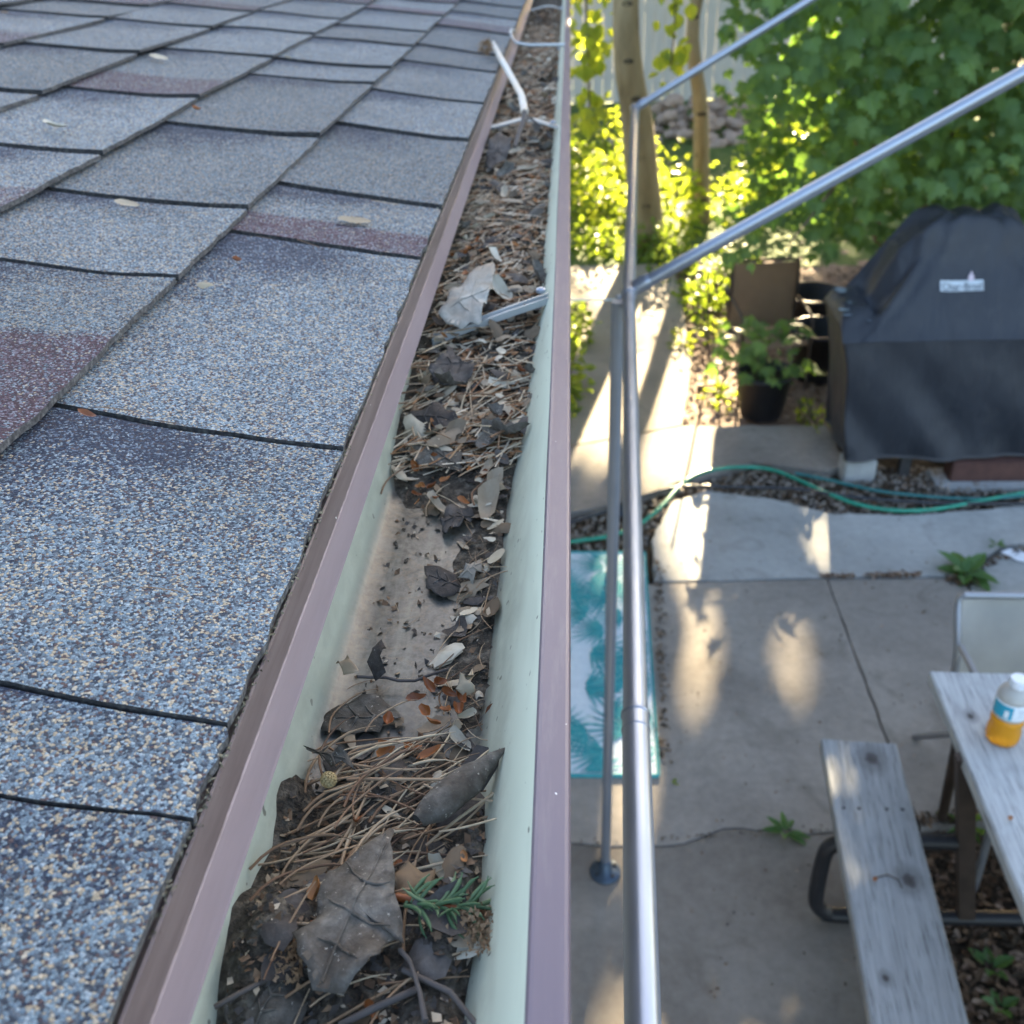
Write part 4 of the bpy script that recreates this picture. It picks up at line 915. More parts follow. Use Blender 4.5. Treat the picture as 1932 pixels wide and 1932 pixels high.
# ------------------------------------------------------------------ bare gazebo frame
gz = thing('gazebo_frame', (.097, 2.118, 0), 'bare grey steel tube gazebo frame without its canopy', 'gazebo')
ZB = 1.973
A0, A1, A2 = V((-.04, -1.9, ZB)), V((.128, 2.168, ZB)), V((.262, 4.37, ZB))
jn = onz(1199, 1345, ZB)
b = MB(); b.tube([A0, jn], .0152, 20); b.build('eave_beam', M_TUBE, gz, True)
b = MB(); b.tube([jn + (A1 - jn).normalized() * -.02, A1], .0140, 20); b.build('eave_beam', M_TUBE, gz, True)
b = MB(); b.tube([A1, A2], .0155, 16); b.build('eave_beam', M_TUBE, gz, True)
RUN = 1.62; RISE = .565 * RUN
XO = RUN * 2
def off(p, dx, dz): return p + V((dx, 0, dz))
for p, sg in ((A0, 1), (A1, 1), (A2, 1), (A0, -1), (A1, -1), (A2, -1)):
    base = p if sg > 0 else off(p, XO, 0)
    b = MB(); b.tube([base + V((.012 * sg, 0, .006)), off(base, RUN * sg, RISE)], .0150, 16); b.build('rafter', M_TUBE, gz, True)
b = MB(); b.tube([off(A0, RUN, RISE), off(A2, RUN, RISE)], .015, 14); b.build('ridge_beam', M_TUBE, gz, True)
b = MB(); b.tube([off(A0, XO, 0), off(A2, XO, 0)], .015, 14); b.build('eave_beam', M_TUBE, gz, True)
def leg(x, y):
    b = MB(); b.tube([(x + .004, y, ZB - .005), (x, y, .012)], .0152, 16); o = b.build('leg', M_TUBE, gz, True)
    f = MB(); f.lathe([(.052, 0), (.052, .004), (.046, .010), (.022, .013), (.021, .055), (.0165, .058)], (x, y, .001), 24); f.build('foot', M_TUBEDK, o, True)
    for a in (.5, 2.2, 3.8, 5.4):
        f = MB(); f.lathe([(.006, 0), (.006, .006), (.002, .008)], (x + .036 * math.cos(a), y + .036 * math.sin(a), .010), 6); f.build('bolt', M_BLACKTUBE, o)
leg(.097, 2.118); leg(A2.x, A2.y - .02); leg(A2.x + XO, A2.y - .02); leg(.097 + XO, 2.118); leg(A0.x + .01, A0.y + .02); leg(A0.x + XO, A0.y + .02)
def ring(p, d, r_, w_):
    b = MB(); b.tube([p - d * w_, p - d * w_ * .6, p + d * w_ * .6, p + d * w_], [r_ * .94, r_, r_, r_ * .94], 20); return b.build('collar', M_TUBE, gz, True)
D1 = (A1 - jn).normalized()
ring(A1 - D1 * .018, D1, .0185, .012); ring(jn - D1 * .004, D1, .0164, .003); ring(jn - D1 * .028, D1, .0160, .0015)
ring(A1 + V((.03, 0, .017)), V((.87, 0, .49)), .0178, .02); ring(A2, V((0, 1, 0)), .0195, .024); ring(A2 + V((.03, 0, .017)), V((.87, 0, .49)), .0178, .022)
b = MB(); b.lathe([(.006, 0), (.010, .004), (.010, .010), (.004, .014)], A1 + V((-.022, -.02, -.014)), 12); b.build('knob', M_HANGER, gz, True)
b = MB(); b.tube([onz(1075, 566, 1.98) , (A1 + V((-.02, -.02, -.012)))], .0026, 6); b.tube([onz(1075, 566, 1.98), onz(1075, 566, 1.98) + V((-.35, .02, .1))], .0026, 6)
tag(b.build('tie_cord', blotch('pale_cord', [(.45, .5, .45), (.55, .6, .55)], 50, .8)), 'thin pale cord tied from gazebo corner back towards the gutter', 'cord')

# ------------------------------------------------------------------ grill under its cover
grill = thing('covered_grill', (2.0, 5.0, 0), 'barbecue grill under a fitted black cloth cover', 'grill')
def m_cover():
    t = NT('cover_cloth'); co = t.coord(); f = t.noise(co, 3.2, 6, .6, .5); c = t.ramp(f, [(.3, (.015, .0175, .025)), (.6, (.021, .0245, .034)), (.8, (.030, .034, .045))])
    dust = t.ramp(t.noise(co, 7, 6), [(.55, 0), (.8, .35)]); c = t.mix(dust, c, (.058, .060, .064))
    return t.done(c, .55, t.bump(t.noise(co, 900, 2), .15, .0006, t.bump(t.noise(t.coord((2.2, 1, .7), rot=(0, .5, 0)), 4, 5), .6, .04)), 0, .45)
M_COVER = m_cover()
GX0, GX1, GY0, GY1 = 1.355, 2.645, 4.70, 5.17
GC = 2.0
LID = [(0, 1.312), (.12, 1.306), (.24, 1.258), (.35, 1.155), (.41, 1.03), (.455, .92), (.52, .86), (.80, .80)]
def lid(ax):
    for (p, q), (r_, s_) in zip(LID, LID[1:]):
        if ax <= r_: return q + (s_ - q) * smooth(p, r_, ax) if False else q + (s_ - q) * (ax - p) / (r_ - p)
    return LID[-1][1]
def smax(a, b, k=.03):
    h = max(0.0, k - abs(a - b)); return max(a, b) + h * h / (4 * k)
def smin(a, b, k=.03): return -smax(-a, -b, k)
def gtop(x, y):
    ax = abs(x - GC); ty = (y - GY0)
    panel = .768 + ty * 1.56                                   # taut front panel up to the lid
    hw = .55 - .44 * min(1, ty / .35) ** .9
    panel -= 2.0 * max(0, ax - hw) ** 1.0 * (1 - .3 * smooth(.0, .1, ty))
    panel = smin(panel, 1.312, .05)
    L = lid(ax) + .008 * nz(x * 6, y * 6)
    L = smin(L, L - (4.99 - y) * 2.6, .05); L = smin(L, 1.31 - (y - 5.12) * 5.0, .05)
    edge = min(x - GX0, GX1 - x, GY1 - y)
    sag = .045 * smooth(.0, .12, edge) * smooth(.50, .44, abs(ax - .0) - .0 if ax > .44 else .44) 
    shelf = .905 - sag - .02 * nz(x * 9, y * 7, 3)
    shelf = smin(shelf, .772 + ty * .95, .04)
    shelf = smin(shelf, .83 + max(0, edge) * 3.2, .03)
    rid = .018 * math.sin((ax - hw) * 38) * smooth(.17, .0, abs(ax - hw)) * smooth(.02, .1, ty)
    return smax(smax(panel, L, .025), shelf, .03) + rid + .004 * nz(x * 8, y * 8, 9)
b = MB(); nx, ny = 96, 48
for i in range(nx + 1):
    for j in range(ny + 1):
        x = GX0 + (GX1 - GX0) * i / nx; y = GY0 + (GY1 - GY0) * j / ny; b.v.append((x, y, gtop(x, y)))
for i in range(nx):
    for j in range(ny): a = i * (ny + 1) + j; b.face((a, a + ny + 1, a + ny + 2, a + 1))
per = [(i, 0) for i in range(nx + 1)] + [(nx, j) for j in range(1, ny + 1)] + [(i, ny) for i in range(nx - 1, -1, -1)] + [(0, j) for j in range(ny - 1, 0, -1)]
ZL = 12; n0 = len(b.v); K = len(per)
for l in range(ZL + 1):
    f = l / ZL
    for (i, j) in per:
        x, y, z = b.v[i * (ny + 1) + j]; zb = .115; zz = z + (zb - z) * f
        tx = GC + (x - GC) * (1 - (.185 + .03 * math.sin(4 * f + x)) * f ** .8); ty = y
        if j == 0: ty = y - .012 * f + .024 * math.sin(x * 9 - 7.5 * f + 1.1 * math.sin(x * 4)) * f ** .7 + .007 * math.sin(x * 23 - 11 * f + 2) * f 
        if i in (0, nx): tx += .012 * math.sin(y * 22 + f * 3) * f
        if j == ny: ty = y - .03 * f
        b.v.append((tx, ty, zz))
for l in range(ZL):
    for q in range(K):
        a = n0 + l * K + q; c = n0 + l * K + (q + 1) % K; b.face((a, a + K, c + K, c))
b.build('cover', M_COVER, grill, True)
def cover_rim(l): return [V(b.v[n0 + l * K + q]) for q in range(K)]
rim = cover_rim(ZL); hm = MB(); hm.tube(rim + [rim[0]], .0085, 6, cap=False); hm.build('hem', blotch('cover_hem', [(.05, .05, .055), (.075, .075, .08)], 20, .6, 300, .3, .001), grill, True)
sm = MB(); sm.tube([V((p[0], p[1] - .003, p[2])) for p in [b.v[i * (ny + 1)] for i in range(nx + 1)]], .0022, 5); sm.build('front_seam', M_COVER, grill, True)
M_LOGO = blotch('logo_print', [(.42, .47, .52), (.50, .55, .60)], 60, .6)
M_LOGOD = blotch('logo_dark_print', [(.05, .055, .065), (.07, .075, .085)], 60, .6)
M_LOGOR = blotch('logo_flame_print', [(.52, .42, .48), (.58, .50, .55)], 60, .6)
lx0, lx1 = 1.835, 2.045; ly = 4.850
def lsurf(x, t, up): y = ly + t; return V((x, y - up * .87, gtop(x, y) + up * .5))
def lpatch(name, mat, x0, x1, t0, t1, up, n=14):
    p = MB()
    for i in range(n + 1):
        for t in (t0, t1): p.v.append(tuple(lsurf(x0 + (x1 - x0) * i / n, t, up)))
    for i in range(n): p.face((2 * i, 2 * i + 2, 2 * i + 3, 2 * i + 1))
    return p.build(name, mat, grill)
lpatch('logo_patch', M_LOGO, lx0, lx1, -.012, .017, .004)
def text_mesh(s, size):
    cu = bpy.data.curves.new('lettering', 'FONT'); cu.body = s; cu.size = size; cu.extrude = 0.0; cu.align_x = 'CENTER'
    o = bpy.data.objects.new('lettering', cu); COL.objects.link(o); bpy.context.view_layer.update()
    me = bpy.data.meshes.new_from_object(o.evaluated_get(bpy.context.evaluated_depsgraph_get())); bpy.data.objects.remove(o); bpy.data.curves.remove(cu); return me
me = text_mesh('Char-Broil', .046); me.materials.clear(); me.materials.append(M_LOGOD)
for v_ in me.vertices:
    x = 1.94 + v_.co.x; t = -.009 + v_.co.y * .60; v_.co = lsurf(x, t, .007)
put('logo_lettering', me, grill)
fl = MB(); fp = [(-.012, 0), (.010, 0), (.016, .012), (.010, .020), (.003, .034), (-.004, .024), (-.014, .014)]
fl.poly([lsurf(1.985 + x, .015 + y * .8, .006) for x, y in fp]); fl.build('logo_flame', M_LOGOR, grill)
# puddles of rain held in the sag at the left shoulder
M_WATER = NT('puddle_water').done((.22, .26, .30), .02, None, 0, 1.0)
for u, v, rx, ry in [(1586, 549, .030, .045), (1592, 586, .030, .022), (1603, 573, .014, .012), (1597, 596, .026, .014), (1640, 607, .012, .008)]:
    y = 4.95
    for _ in range(12):
        p = ony(u, v, y); g = gtop(min(GX1, max(GX0, p.x)), min(GY1, max(GY0, y))); y += (p.z - g) * .45 if True else 0
    p = ony(u, v, y); q = MB(); q.poly([V((p.x + rx * math.cos(a * .628) * (1 + .2 * math.sin(a * 2)), p.y + ry * math.sin(a * .628), max(p.z, g) + .006)) for a in range(10)]); q.build('puddle', M_WATER, grill)
# what carries it: cart legs and the blocks beneath
M_CART = blotch('cart_steel', [(.03, .03, .033), (.05, .05, .052)], 20, .5, 100, .1, .001)
for x in (1.56, 1.80, 2.42):
    for y in (4.76, 5.22):
        q = MB(); q.box((x, y, .10), (.055, .05, .26)); q.build('cart_leg', M_CART, grill)
q = MB(); q.box((2.0, 5.0, .16), (.92, .50, .03)); q.build('cart_shelf', M_CART, grill)
def block(c, d, rz, mat, label, name='concrete_block', cat='block'):
    bm = bmesh.new(); bmesh.ops.create_cube(bm, size=1); bmesh.ops.scale(bm, vec=d, verts=bm.verts); bmesh.ops.bevel(bm, geom=bm.edges, offset=.006, segments=2, affect='EDGES')
    me = bpy.data.meshes.new(name); bm.to_mesh(me); bm.free(); me.materials.append(mat); o = put(name, me, None, None, c, (0, 0, rz)); return tag(o, label, cat)
block((1.545, 4.745, .02), (.17, .12, .15), .05, blotch('grey_block', [(.26, .27, .27), (.38, .39, .39)], 12, .9, 80, .4, .003), 'pale grey concrete block under the left front corner of the grill cover')
block((2.22, 4.72, .02), (.40, .12, .15), -.01, blotch('red_brown_block', [(.07, .035, .03), (.11, .055, .045)], 14, .85, 90, .3, .003), 'long reddish brown block under the middle of the grill', 'brick_block')
block((2.25, 4.70, -.042), (.62, .22, .05), -.01, blotch('grey_paver', [(.25, .26, .26), (.33, .34, .34)], 14, .85, 90, .3, .003), 'flat grey paver beneath the reddish brown block', 'paver')

# ------------------------------------------------------------------ picnic table and what stands on it
def plank(name, mat, c, L, W, T, rz, parent, seedv=0):
    """board with worn edges; its own axes so the grain runs along it"""
    b = MB(); r = random.Random(seedv); n = 26
    prof = [(-W / 2, -T / 2), (-W / 2, T / 2 - .006), (-W / 2 + .005, T / 2), (-W * .2, T / 2 - .0012), (W * .2, T / 2 - .001), (W / 2 - .005, T / 2), (W / 2, T / 2 - .006), (W / 2, -T / 2)]
    k = len(prof)
    for i in range(n + 1):
        y = -L / 2 + L * i / n
        for x, z in prof: b.v.append((x + .0015 * nz(y * 9, x * 30, seedv) , y, z + .0015 * nz(y * 4, x * 9, seedv)))
    for i in range(n):
        for j in range(k): a = i * k + j; c2 = i * k + (j + 1) % k; b.face((a, a + k, c2 + k, c2))
    b.face(list(range(k))); b.face([n * k + j for j in reversed(range(k))])
    return put(name, b.mesh(name, mat), parent, None, c, (0, 0, rz))
tb = thing('picnic_table', (1.40, 1.40, 0), 'weathered grey wooden picnic table with bench on a bent black steel frame', 'picnic table')
BR = -.078      # the bench runs slightly askew
bl = V((.783, 2.297, .43)); br_ = V((1.014, 2.293, .43)); dirb = V((-.080, -.927, 0)).normalized()
mid = (bl + br_) / 2 + dirb * .915; brz = math.atan2(-dirb.x, dirb.y) + math.pi
b1 = plank('bench_plank', M_BENCH, (mid.x, mid.y, .43 - .019), 1.83, .231, .038, math.atan2(dirb.x, -dirb.y), tb, 1)
plank('bench_plank', M_BENCH, (2.02, 1.36, .411), 1.83, .231, .038, math.atan2(dirb.x, -dirb.y), tb, 2)
trz = -.035
def tpos(x, y): c = V((1.057, 2.277, 0)); q = Matrix.Rotation(trz, 3, 'Z') @ V((x, y, 0)); return c + q
for k in range(3):
    c = tpos(.118 + k * .245, -.915); plank('table_plank', M_TABLE, (c.x, c.y, .74 - .019), 1.83, .237, .038, trz, tb, 10 + k)
for k, x in enumerate((.03, .075, .155, .20)):
    p = bl.lerp(br_, x / .231) + dirb * .272; q = MB(); q.lathe([(.0055, 0), (.0055, .001), (.003, .0018)], (p.x, p.y, .4292), 8); q.build('bolt', M_BLACKTUBE, tb)
def runner(y):
    f = MB(); r_ = .0235
    pts = [(1.10, y, .372), (.90, y, .374), (.80, y, .372), (.752, y, .350), (.735, y, .30), (.733, y, .14), (.742, y, .075), (.775, y, .038), (.84, y, .024), (1.40, y, .024), (1.96, y, .024), (2.03, y, .038), (2.06, y, .075), (2.07, y, .14), (2.068, y, .30), (2.05, y, .35), (2.0, y, .372), (1.72, y, .372)]
    f.tube(spline(pts, 6), r_, 12); f.build('frame_tube', M_BLACKTUBE, tb, True)
    for x0, x1 in ((1.195, 1.06), (1.62, 1.76)):
        f = MB(); f.box(((x0 + x1) / 2, y - .004, .37), (.048, .030, .73), rot=Matrix.Rotation(math.atan2(x1 - x0, .66), 3, 'Y')); f.build('leg', M_RUSTTUBE, tb)
    f = MB(); f.box((1.41, y, .695), (.74, .04, .022)); f.build('cross_bar', M_RUSTTUBE, tb)
runner(1.955); runner(.75)
f = MB(); f.tube([(1.255, 2.352, .012), (1.10, 2.10, .69)], .0165, 10); f.build('brace', M_RUSTTUBE, tb, True)

bt = V((1.166, 2.005, .7415)); bottle = thing('juice_bottle', bt, 'plastic bottle of orange juice with white cap on the picnic table', 'bottle')
def clear_mat(name, col, rough, trans):
    t = NT(name); t.b.inputs['Transmission Weight'].default_value = trans; t.b.inputs['IOR'].default_value = 1.34; return t.done(col, rough, None, 0, .5)
M_JUICE = clear_mat('orange_juice', (.82, .38, .02), .22, .5); M_CAP = blotch('white_cap_plastic', [(.70, .72, .78), (.76, .78, .82)], 30, .35, 200, .05, .0005)
M_PLASTIC = clear_mat('cloudy_bottle_plastic', (.62, .60, .56), .3, .35); M_LW = blotch('label_white', [(.66, .70, .74), (.72, .76, .78)], 20, .45, 100, .05, .0005)
M_LB = blotch('label_blue', [(.02, .28, .42), (.035, .36, .50)], 20, .45, 100, .05, .0005); M_LG = blotch('label_grey_print', [(.40, .44, .50), (.48, .52, .58)], 20, .5)
q = MB(); q.lathe([(.030, .0), (.044, .004), (.0475, .015), (.0475, .040), (.0445, .052), (.0445, .066), (.046, .078), (.045, .100)], bt, 28); q.build('juice', M_JUICE, bottle, True)
q = MB(); q.lathe([(.045, .1005), (.0455, .108)], bt, 28); q.build('shoulder_band', M_PLASTIC, bottle, True)
q = MB(); q.lathe([(.0462, .108), (.0475, .112), (.0475, .160), (.0462, .164)], bt, 28); q.build('label', M_LW, bottle, True)
q = MB(); q.lathe([(.046, .164), (.0455, .172), (.040, .188), (.027, .200), (.021, .204), (.0205, .210)], bt, 28); q.build('shoulder', M_PLASTIC, bottle, True)
q = MB(); q.lathe([(.0235, .208), (.0240, .211), (.0240, .232), (.0225, .235), (.0, .2352)], bt, 24)
for a in range(36):
    t = a * math.pi / 18; q.box(bt + V((math.cos(t) * .0241, math.sin(t) * .0241, .221)), (.0012, .0012, .019), t)
q.build('cap', M_CAP, bottle)
def wrap(name, mat, a0, a1, z0, z1, r_=.0481, n=12):
    q = MB()
    for i in range(n + 1):
        a = math.radians(a0 + (a1 - a0) * i / n)
        for z in (z0, z1): q.v.append((bt.x + math.cos(a) * r_, bt.y + math.sin(a) * r_, bt.z + z))
    for i in range(n): q.face((2 * i, 2 * i + 2, 2 * i + 3, 2 * i + 1))
    return q.build(name, mat, bottle)
wrap('label_panel', M_LB, 175, 252, .1125, .1595)
wrap('label_shape', M_LW, 226, 241, .117, .144, .0486, 5)
for z, w0, w1 in ((.150, 268, 322), (.140, 272, 318), (.128, 270, 326)): wrap('label_print', M_LG, w0, w1, z - .0018, z + .0018, .0485)
bottle.scale = (.92, .92, .92)

for u, v, z, lab in [(1905, 1545, .7425, 'orange bud scale on the picnic table edge'), (1650, 1660, .4325, 'small orange bud scale on the bench plank')]:
    p = onz(u, v, z + .004); tag(put('bud_scale', FL_BUD[1], None, None, p, (.2, .1, .8), 2.2), lab, 'bud scale')
b = MB(); b.tube([onz(u, v, .4325) for u, v in [(1655, 1655), (1675, 1650), (1695, 1660), (1702, 1675)]], .0018, 6); tag(b.build('twig', M_TWIG, None, True), 'short bent brown twig lying on the bench plank', 'twig')
b = MB(); pp = [onz(u, v, .006) for u, v in [(1888, 1042), (1905, 1036), (1940, 1044), (1940, 1062), (1918, 1058)]]; b.poly(pp); b.poly([p + V((0, 0, .004)) for p in pp][::-1])
for i in range(5): b.poly([pp[i], pp[(i + 1) % 5], pp[(i + 1) % 5] + V((0, 0, .004)), pp[i] + V((0, 0, .004))])
tag(b.build('paper_scrap', blotch('white_paper', [(.55, .58, .64), (.62, .65, .7)], 20, .8)), 'torn white paper scrap on the concrete right of the leafy weed', 'paper')

# ------------------------------------------------------------------ chairs
def sling_chair(name, label, loc, rz, wd, seat_h, back_h, lean, m_sling, m_frame, leg_r=.012):
    o = thing(name, loc, label, 'chair'); R_ = Matrix.Rotation(rz, 3, 'Z'); L0 = V(loc)
    def w(x, y, z): return L0 + R_ @ V((x, y, z))
    def sheet(nm, prof, x0, x1, sag):
        q = MB(); n = 10; k = len(prof)
        for i in range(n + 1):
            t = i / n; x = x0 + (x1 - x0) * t; s_ = sag * 4 * t * (1 - t)
            for (y, z, ny_, nz_) in prof: q.v.append(tuple(w(x, y - ny_ * s_, z - nz_ * s_)))
        for i in range(n):
            for j in range(k - 1): a = i * k + j; q.face((a, a + 1, a + k + 1, a + k))
        for (px, ) in ((x0,), (x1,)): q.tube([w(px, y, z) for y, z, _, _ in prof], .009, 6)
        return q.build(nm, m_sling, o, True)
    bk = [(lean * t + .02, seat_h + (back_h - seat_h) * t, -.8, .5) for t in (0, .25, .5, .75, 1)]
    st = [(-.42 + .44 * t, seat_h + .04 - .04 * t + (-.015 if .2 < t < .8 else 0), 0, 1) for t in (0, .25, .5, .75, 1)]
    sheet('backrest', bk, -wd / 2, wd / 2, .02); sheet('seat', st, -wd / 2, wd / 2, .02)
    for s in (-1, 1):
        q = MB(); x = s * (wd / 2 + .012)
        q.tube(spline([w(x, -.45, 0), w(x, -.43, .30), w(x, -.40, seat_h + .05), w(x, 0, seat_h), w(x, lean * .5, (seat_h + back_h) / 2), w(x, lean + .02, back_h - .02), w(x - s * .02, lean + .025, back_h + .012)], 5), leg_r, 10); q.build('side_frame', m_frame, o, True)
        q = MB(); q.tube([w(x, -.10, seat_h - .02), w(x, .22, 0)], leg_r, 8); q.build('rear_leg', m_frame, o, True)
        q = MB(); q.tube(spline([w(x, -.43, .32), w(x, -.42, seat_h + .20), w(x, -.2, seat_h + .225), w(x, lean * .4, seat_h + .22)], 5), leg_r, 8); q.build('armrest', m_frame, o, True)
    q = MB(); q.tube([w(-wd / 2, lean + .025, back_h + .014), w(wd / 2, lean + .025, back_h + .014)], leg_r, 8); q.build('top_rail', m_frame, o, True)
    return o
M_SLING = blotch('beige_sling', [(.30, .29, .26), (.36, .34, .30), (.42, .40, .36)], 5, .7, 300, .3, .001)
M_SLINGBR = blotch('brown_sling', [(.20, .135, .085), (.26, .175, .11)], 6, .75, 300, .3, .001)
sling_chair('patio_chair', 'low chair with beige sling back and grey tube frame at the picnic table end', (1.56, 2.52, 0), -.02, .54, .36, .705, .13, M_SLING, M_ALU, .0125)
sling_chair('patio_chair', 'brown sling chair with thin dark frame behind the potted plant', (1.235, 6.22, 0), .06, .40, .26, .70, -.03, M_SLINGBR, M_RUSTTUBE, .010)
p = V((.905, 6.15, 0)); b = MB(); b.tube([p, p + V((-.02, .15, .62))], .008, 8); tag(b.build('garden_stake', M_RUSTTUBE, None, True), 'thin dark garden stake in the sunlit mulch beside the path', 'stake')
# black nursery pots behind
def pot(loc, r0, r1, h, name, label, mat, cat='pot', rot=None):
    o = thing(name, loc, label, cat)
    q = MB(); q.lathe([(r0 * .96, 0), (r0, .004), (r1, h - .03), (r1 + .012, h - .028), (r1 + .012, h), (r1 - .004, h), (r0 - .01, .02)], loc, 28); q.build('pot', mat, o, True); return o
M_POT = blotch('black_pot_plastic', [(.013, .014, .018), (.020, .021, .026)], 8, .5, 80, .1, .001)
pp_ = pot((1.152, 5.50, -.02), .125, .165, .29, 'potted_plant', 'small green maple seedling in a black plastic pot by the mulch bed', M_POT, 'potted plant')
q = MB(); q.lathe([(.155, .235), (.155, .24), (.0, .25)], (1.152, 5.50, -.02), 24); q.build('potting_soil', M_SOIL, pp_, True)
pot((1.60, 6.05, -.02), .15, .19, .34, 'nursery_pot', 'empty black nursery pot standing between brown chair and covered grill', M_POT)
pot((1.66, 6.65, -.02), .15, .20, .36, 'nursery_pot', 'farther black nursery pot half hidden by maple leaves behind the grill', M_POT)

# ------------------------------------------------------------------ leaves
def maple_outline():
    h = [(0, 0), (.09, .06), (.32, -.10), (.27, .07), (.58, .10), (.41, .21), (.62, .46), (.37, .40), (.40, .57), (.17, .50), (.19, .72), (.09, .72), (0, 1.02)]
    return h + [(-x, y) for x, y in h[-2:0:-1]]
MO = maple_outline()
def leaf_basis(nrm, up):
    n_ = nrm.normalized(); u_ = (up - n_ * up.dot(n_)); u_ = u_.normalized() if u_.length > 1e-5 else n_.orthogonal().normalized(); return u_, u_.cross(n_), n_
def add_maple(b, c, nrm, tipdir, s, m=0):
    u_, x_, n_ = leaf_basis(nrm, tipdir); n0 = len(b.v)
    for x, y in MO: b.v.append(tuple(c + x_ * (x * s) + u_ * (y * s) - n_ * (abs(x) * s * .28 + y * y * s * .16)))
    b.v.append(tuple(c + u_ * (.25 * s))); k = len(MO)
    for i in range(k): b.face((n0 + i, n0 + (i + 1) % k, n0 + k), m)
OV = [(0, 0), (.26, .22), (.34, .45), (.22, .75), (0, 1.0), (-.22, .75), (-.34, .45), (-.26, .22)]
def add_oval(b, c, nrm, tipdir, s, m=0, wd=1.0):
    u_, x_, n_ = leaf_basis(nrm, tipdir); n0 = len(b.v)
    for x, y in OV: b.v.append(tuple(c + x_ * (x * s * wd) + u_ * (y * s) - n_ * (y * y * s * .2 - abs(x) * s * .25)))
    b.face((n0, n0 + 1, n0 + 2, n0 + 3, n0 + 4)); b.face((n0, n0 + 4, n0 + 5, n0 + 6, n0 + 7)); b.m[-1] = b.m[-2] = m
def maple_leaf_mesh():
    b = MB(); add_maple(b, V((0, 0, 0)), V((0, 0, 1)), V((0, 1, 0)), 1.0); b.tube([(0, 0, -.02), (0, -.25, -.01), (.02, -.5, .06)], .012, 4); return b.mesh('leaf', M_MAPLE1)
MLEAF = maple_leaf_mesh()
def rdir(up=0.0): return V((rnd.gauss(0, 1), rnd.gauss(0, 1), rnd.gauss(0, 1) + up)).normalized()

# potted seedling
b = MB(); base = V((1.152, 5.50, .22))
for k in range(5): b.tube([base + V((U(-.03, .03), U(-.03, .03), 0)), base + V((U(-.16, .16), U(-.14, .14), U(.15, .30)))], .004, 5)
b.build('stem', M_BARKDK, pp_)
for k in range(96):
    c = base + V((rnd.gauss(0, .13), rnd.gauss(0, .10), U(.05, .36))); n_ = (V((0, -.3, 1)) + rdir() * .6); td = (c - base); td.z = -.1
    put('leaf', MLEAF, pp_, None, c, Matrix((lambda u_, x_, n2: (x_, u_, n2))(*leaf_basis(n_, td))).transposed().to_euler(), U(.055, .10))
# weeds in the cracks
def weed(name, loc, label, n, L, mat, spread=1.0, wd=.8):
    o = thing(name, loc, label, 'weed')
    q = MB(); add_oval(q, V((0, 0, 0)), V((0, 0, 1)), V((0, 1, 0)), 1.0, 0, wd); me = q.mesh('leaf', mat)
    for k in range(n):
        a = 6.283 * k / n + U(-.4, .4); el = U(.15, .9); d = V((math.cos(a) * math.cos(el), math.sin(a) * math.cos(el), math.sin(el)))
        n_ = V((-math.cos(a) * math.sin(el), -math.sin(a) * math.sin(el), math.cos(el))) + rdir() * .2
        put('leaf', me, o, None, V(loc) + V((0, 0, .004)) + d * .01, Matrix((lambda u_, x_, n2: (x_, u_, n2))(*leaf_basis(n_, d))).transposed().to_euler(), L * U(.6, 1.1))
    return o
M_WEED = m_leaf('weed_leaf', (.045, .11, .03), (.075, .16, .05), .3, .5, (.2, .34, .05), isl=False)
p = onz(1822, 1085, 0); weed('weed', p, 'broad leafy green weed growing where three concrete slabs meet', 11, .15, M_WEED, wd=.75)
p = onz(1880, 1032, 0); weed('weed', p, 'small wiry weed in the slanting seam beside the leafy weed', 6, .05, M_WEED, wd=.5)
p = onz(1480, 1573, 0); weed('weed', p, 'little green weed sprouting from the long crack in the patio', 7, .075, M_WEED, wd=.6)
p = onz(1822, 1560, 0); weed('weed', p, 'grassy weed at the slab edge behind the picnic table leg', 7, .11, M_WEED, wd=.35)
p = onz(1885, 1905, -.03); weed('weed', p, 'low weed in the leaf litter at the lower right', 6, .07, M_WEED)
p = onz(1868, 1830, -.03); weed('weed', p, 'upright little weed in the leaf litter between bench and table', 5, .07, M_WEED)
p = onz(1268, 1477, .002); b = MB(); add_oval(b, p, V((0, 0, 1)), V((1, .3, 0)), .035, 0, 1.3); tag(b.build('fallen_leaf', M_BRIGHT), 'single yellow green leaf fallen on the patio right of the rug', 'leaf')

# ------------------------------------------------------------------ trees
# Sun lands where the crowns leave a way through. LIT lists the patches of sun on the patio, path and beds.
LIT = []
def lit_ell(u, v, ru, rv, z=0.0):
    p = onz(u, v, z); q = onz(u + ru, v, z); r_ = onz(u, v + rv, z); LIT.append((p.x, p.y, z, max(.062, abs(q.x - p.x)), max(.20, abs(r_.y - p.y))))
for e in [(1288, 1005, 12, 50), (1325, 1035, 6, 40), (1336, 1180, 7, 22), (1316, 1095, 8, 40), (1262, 850, 26, 24), (1318, 855, 22, 24), (1265, 885, 34, 20), (1240, 905, 24, 16), (1298, 1270, 14, 22), (1500, 1278, 12, 26),
          (1155, 1105, 26, 44), (1530, 835, 18, 26), (1556, 1030, 11, 34), (1185, 1480, 14, 50), (1165, 1520, 9, 40), (1135, 1490, 12, 22), (1095, 955, 20, 30), (1405, 886, 20, 6)]: lit_ell(*e)
LIT += [(1.12, 6.7, 1.6, .14, .6), (1.35, 7.1, 2.0, .10, .4)]
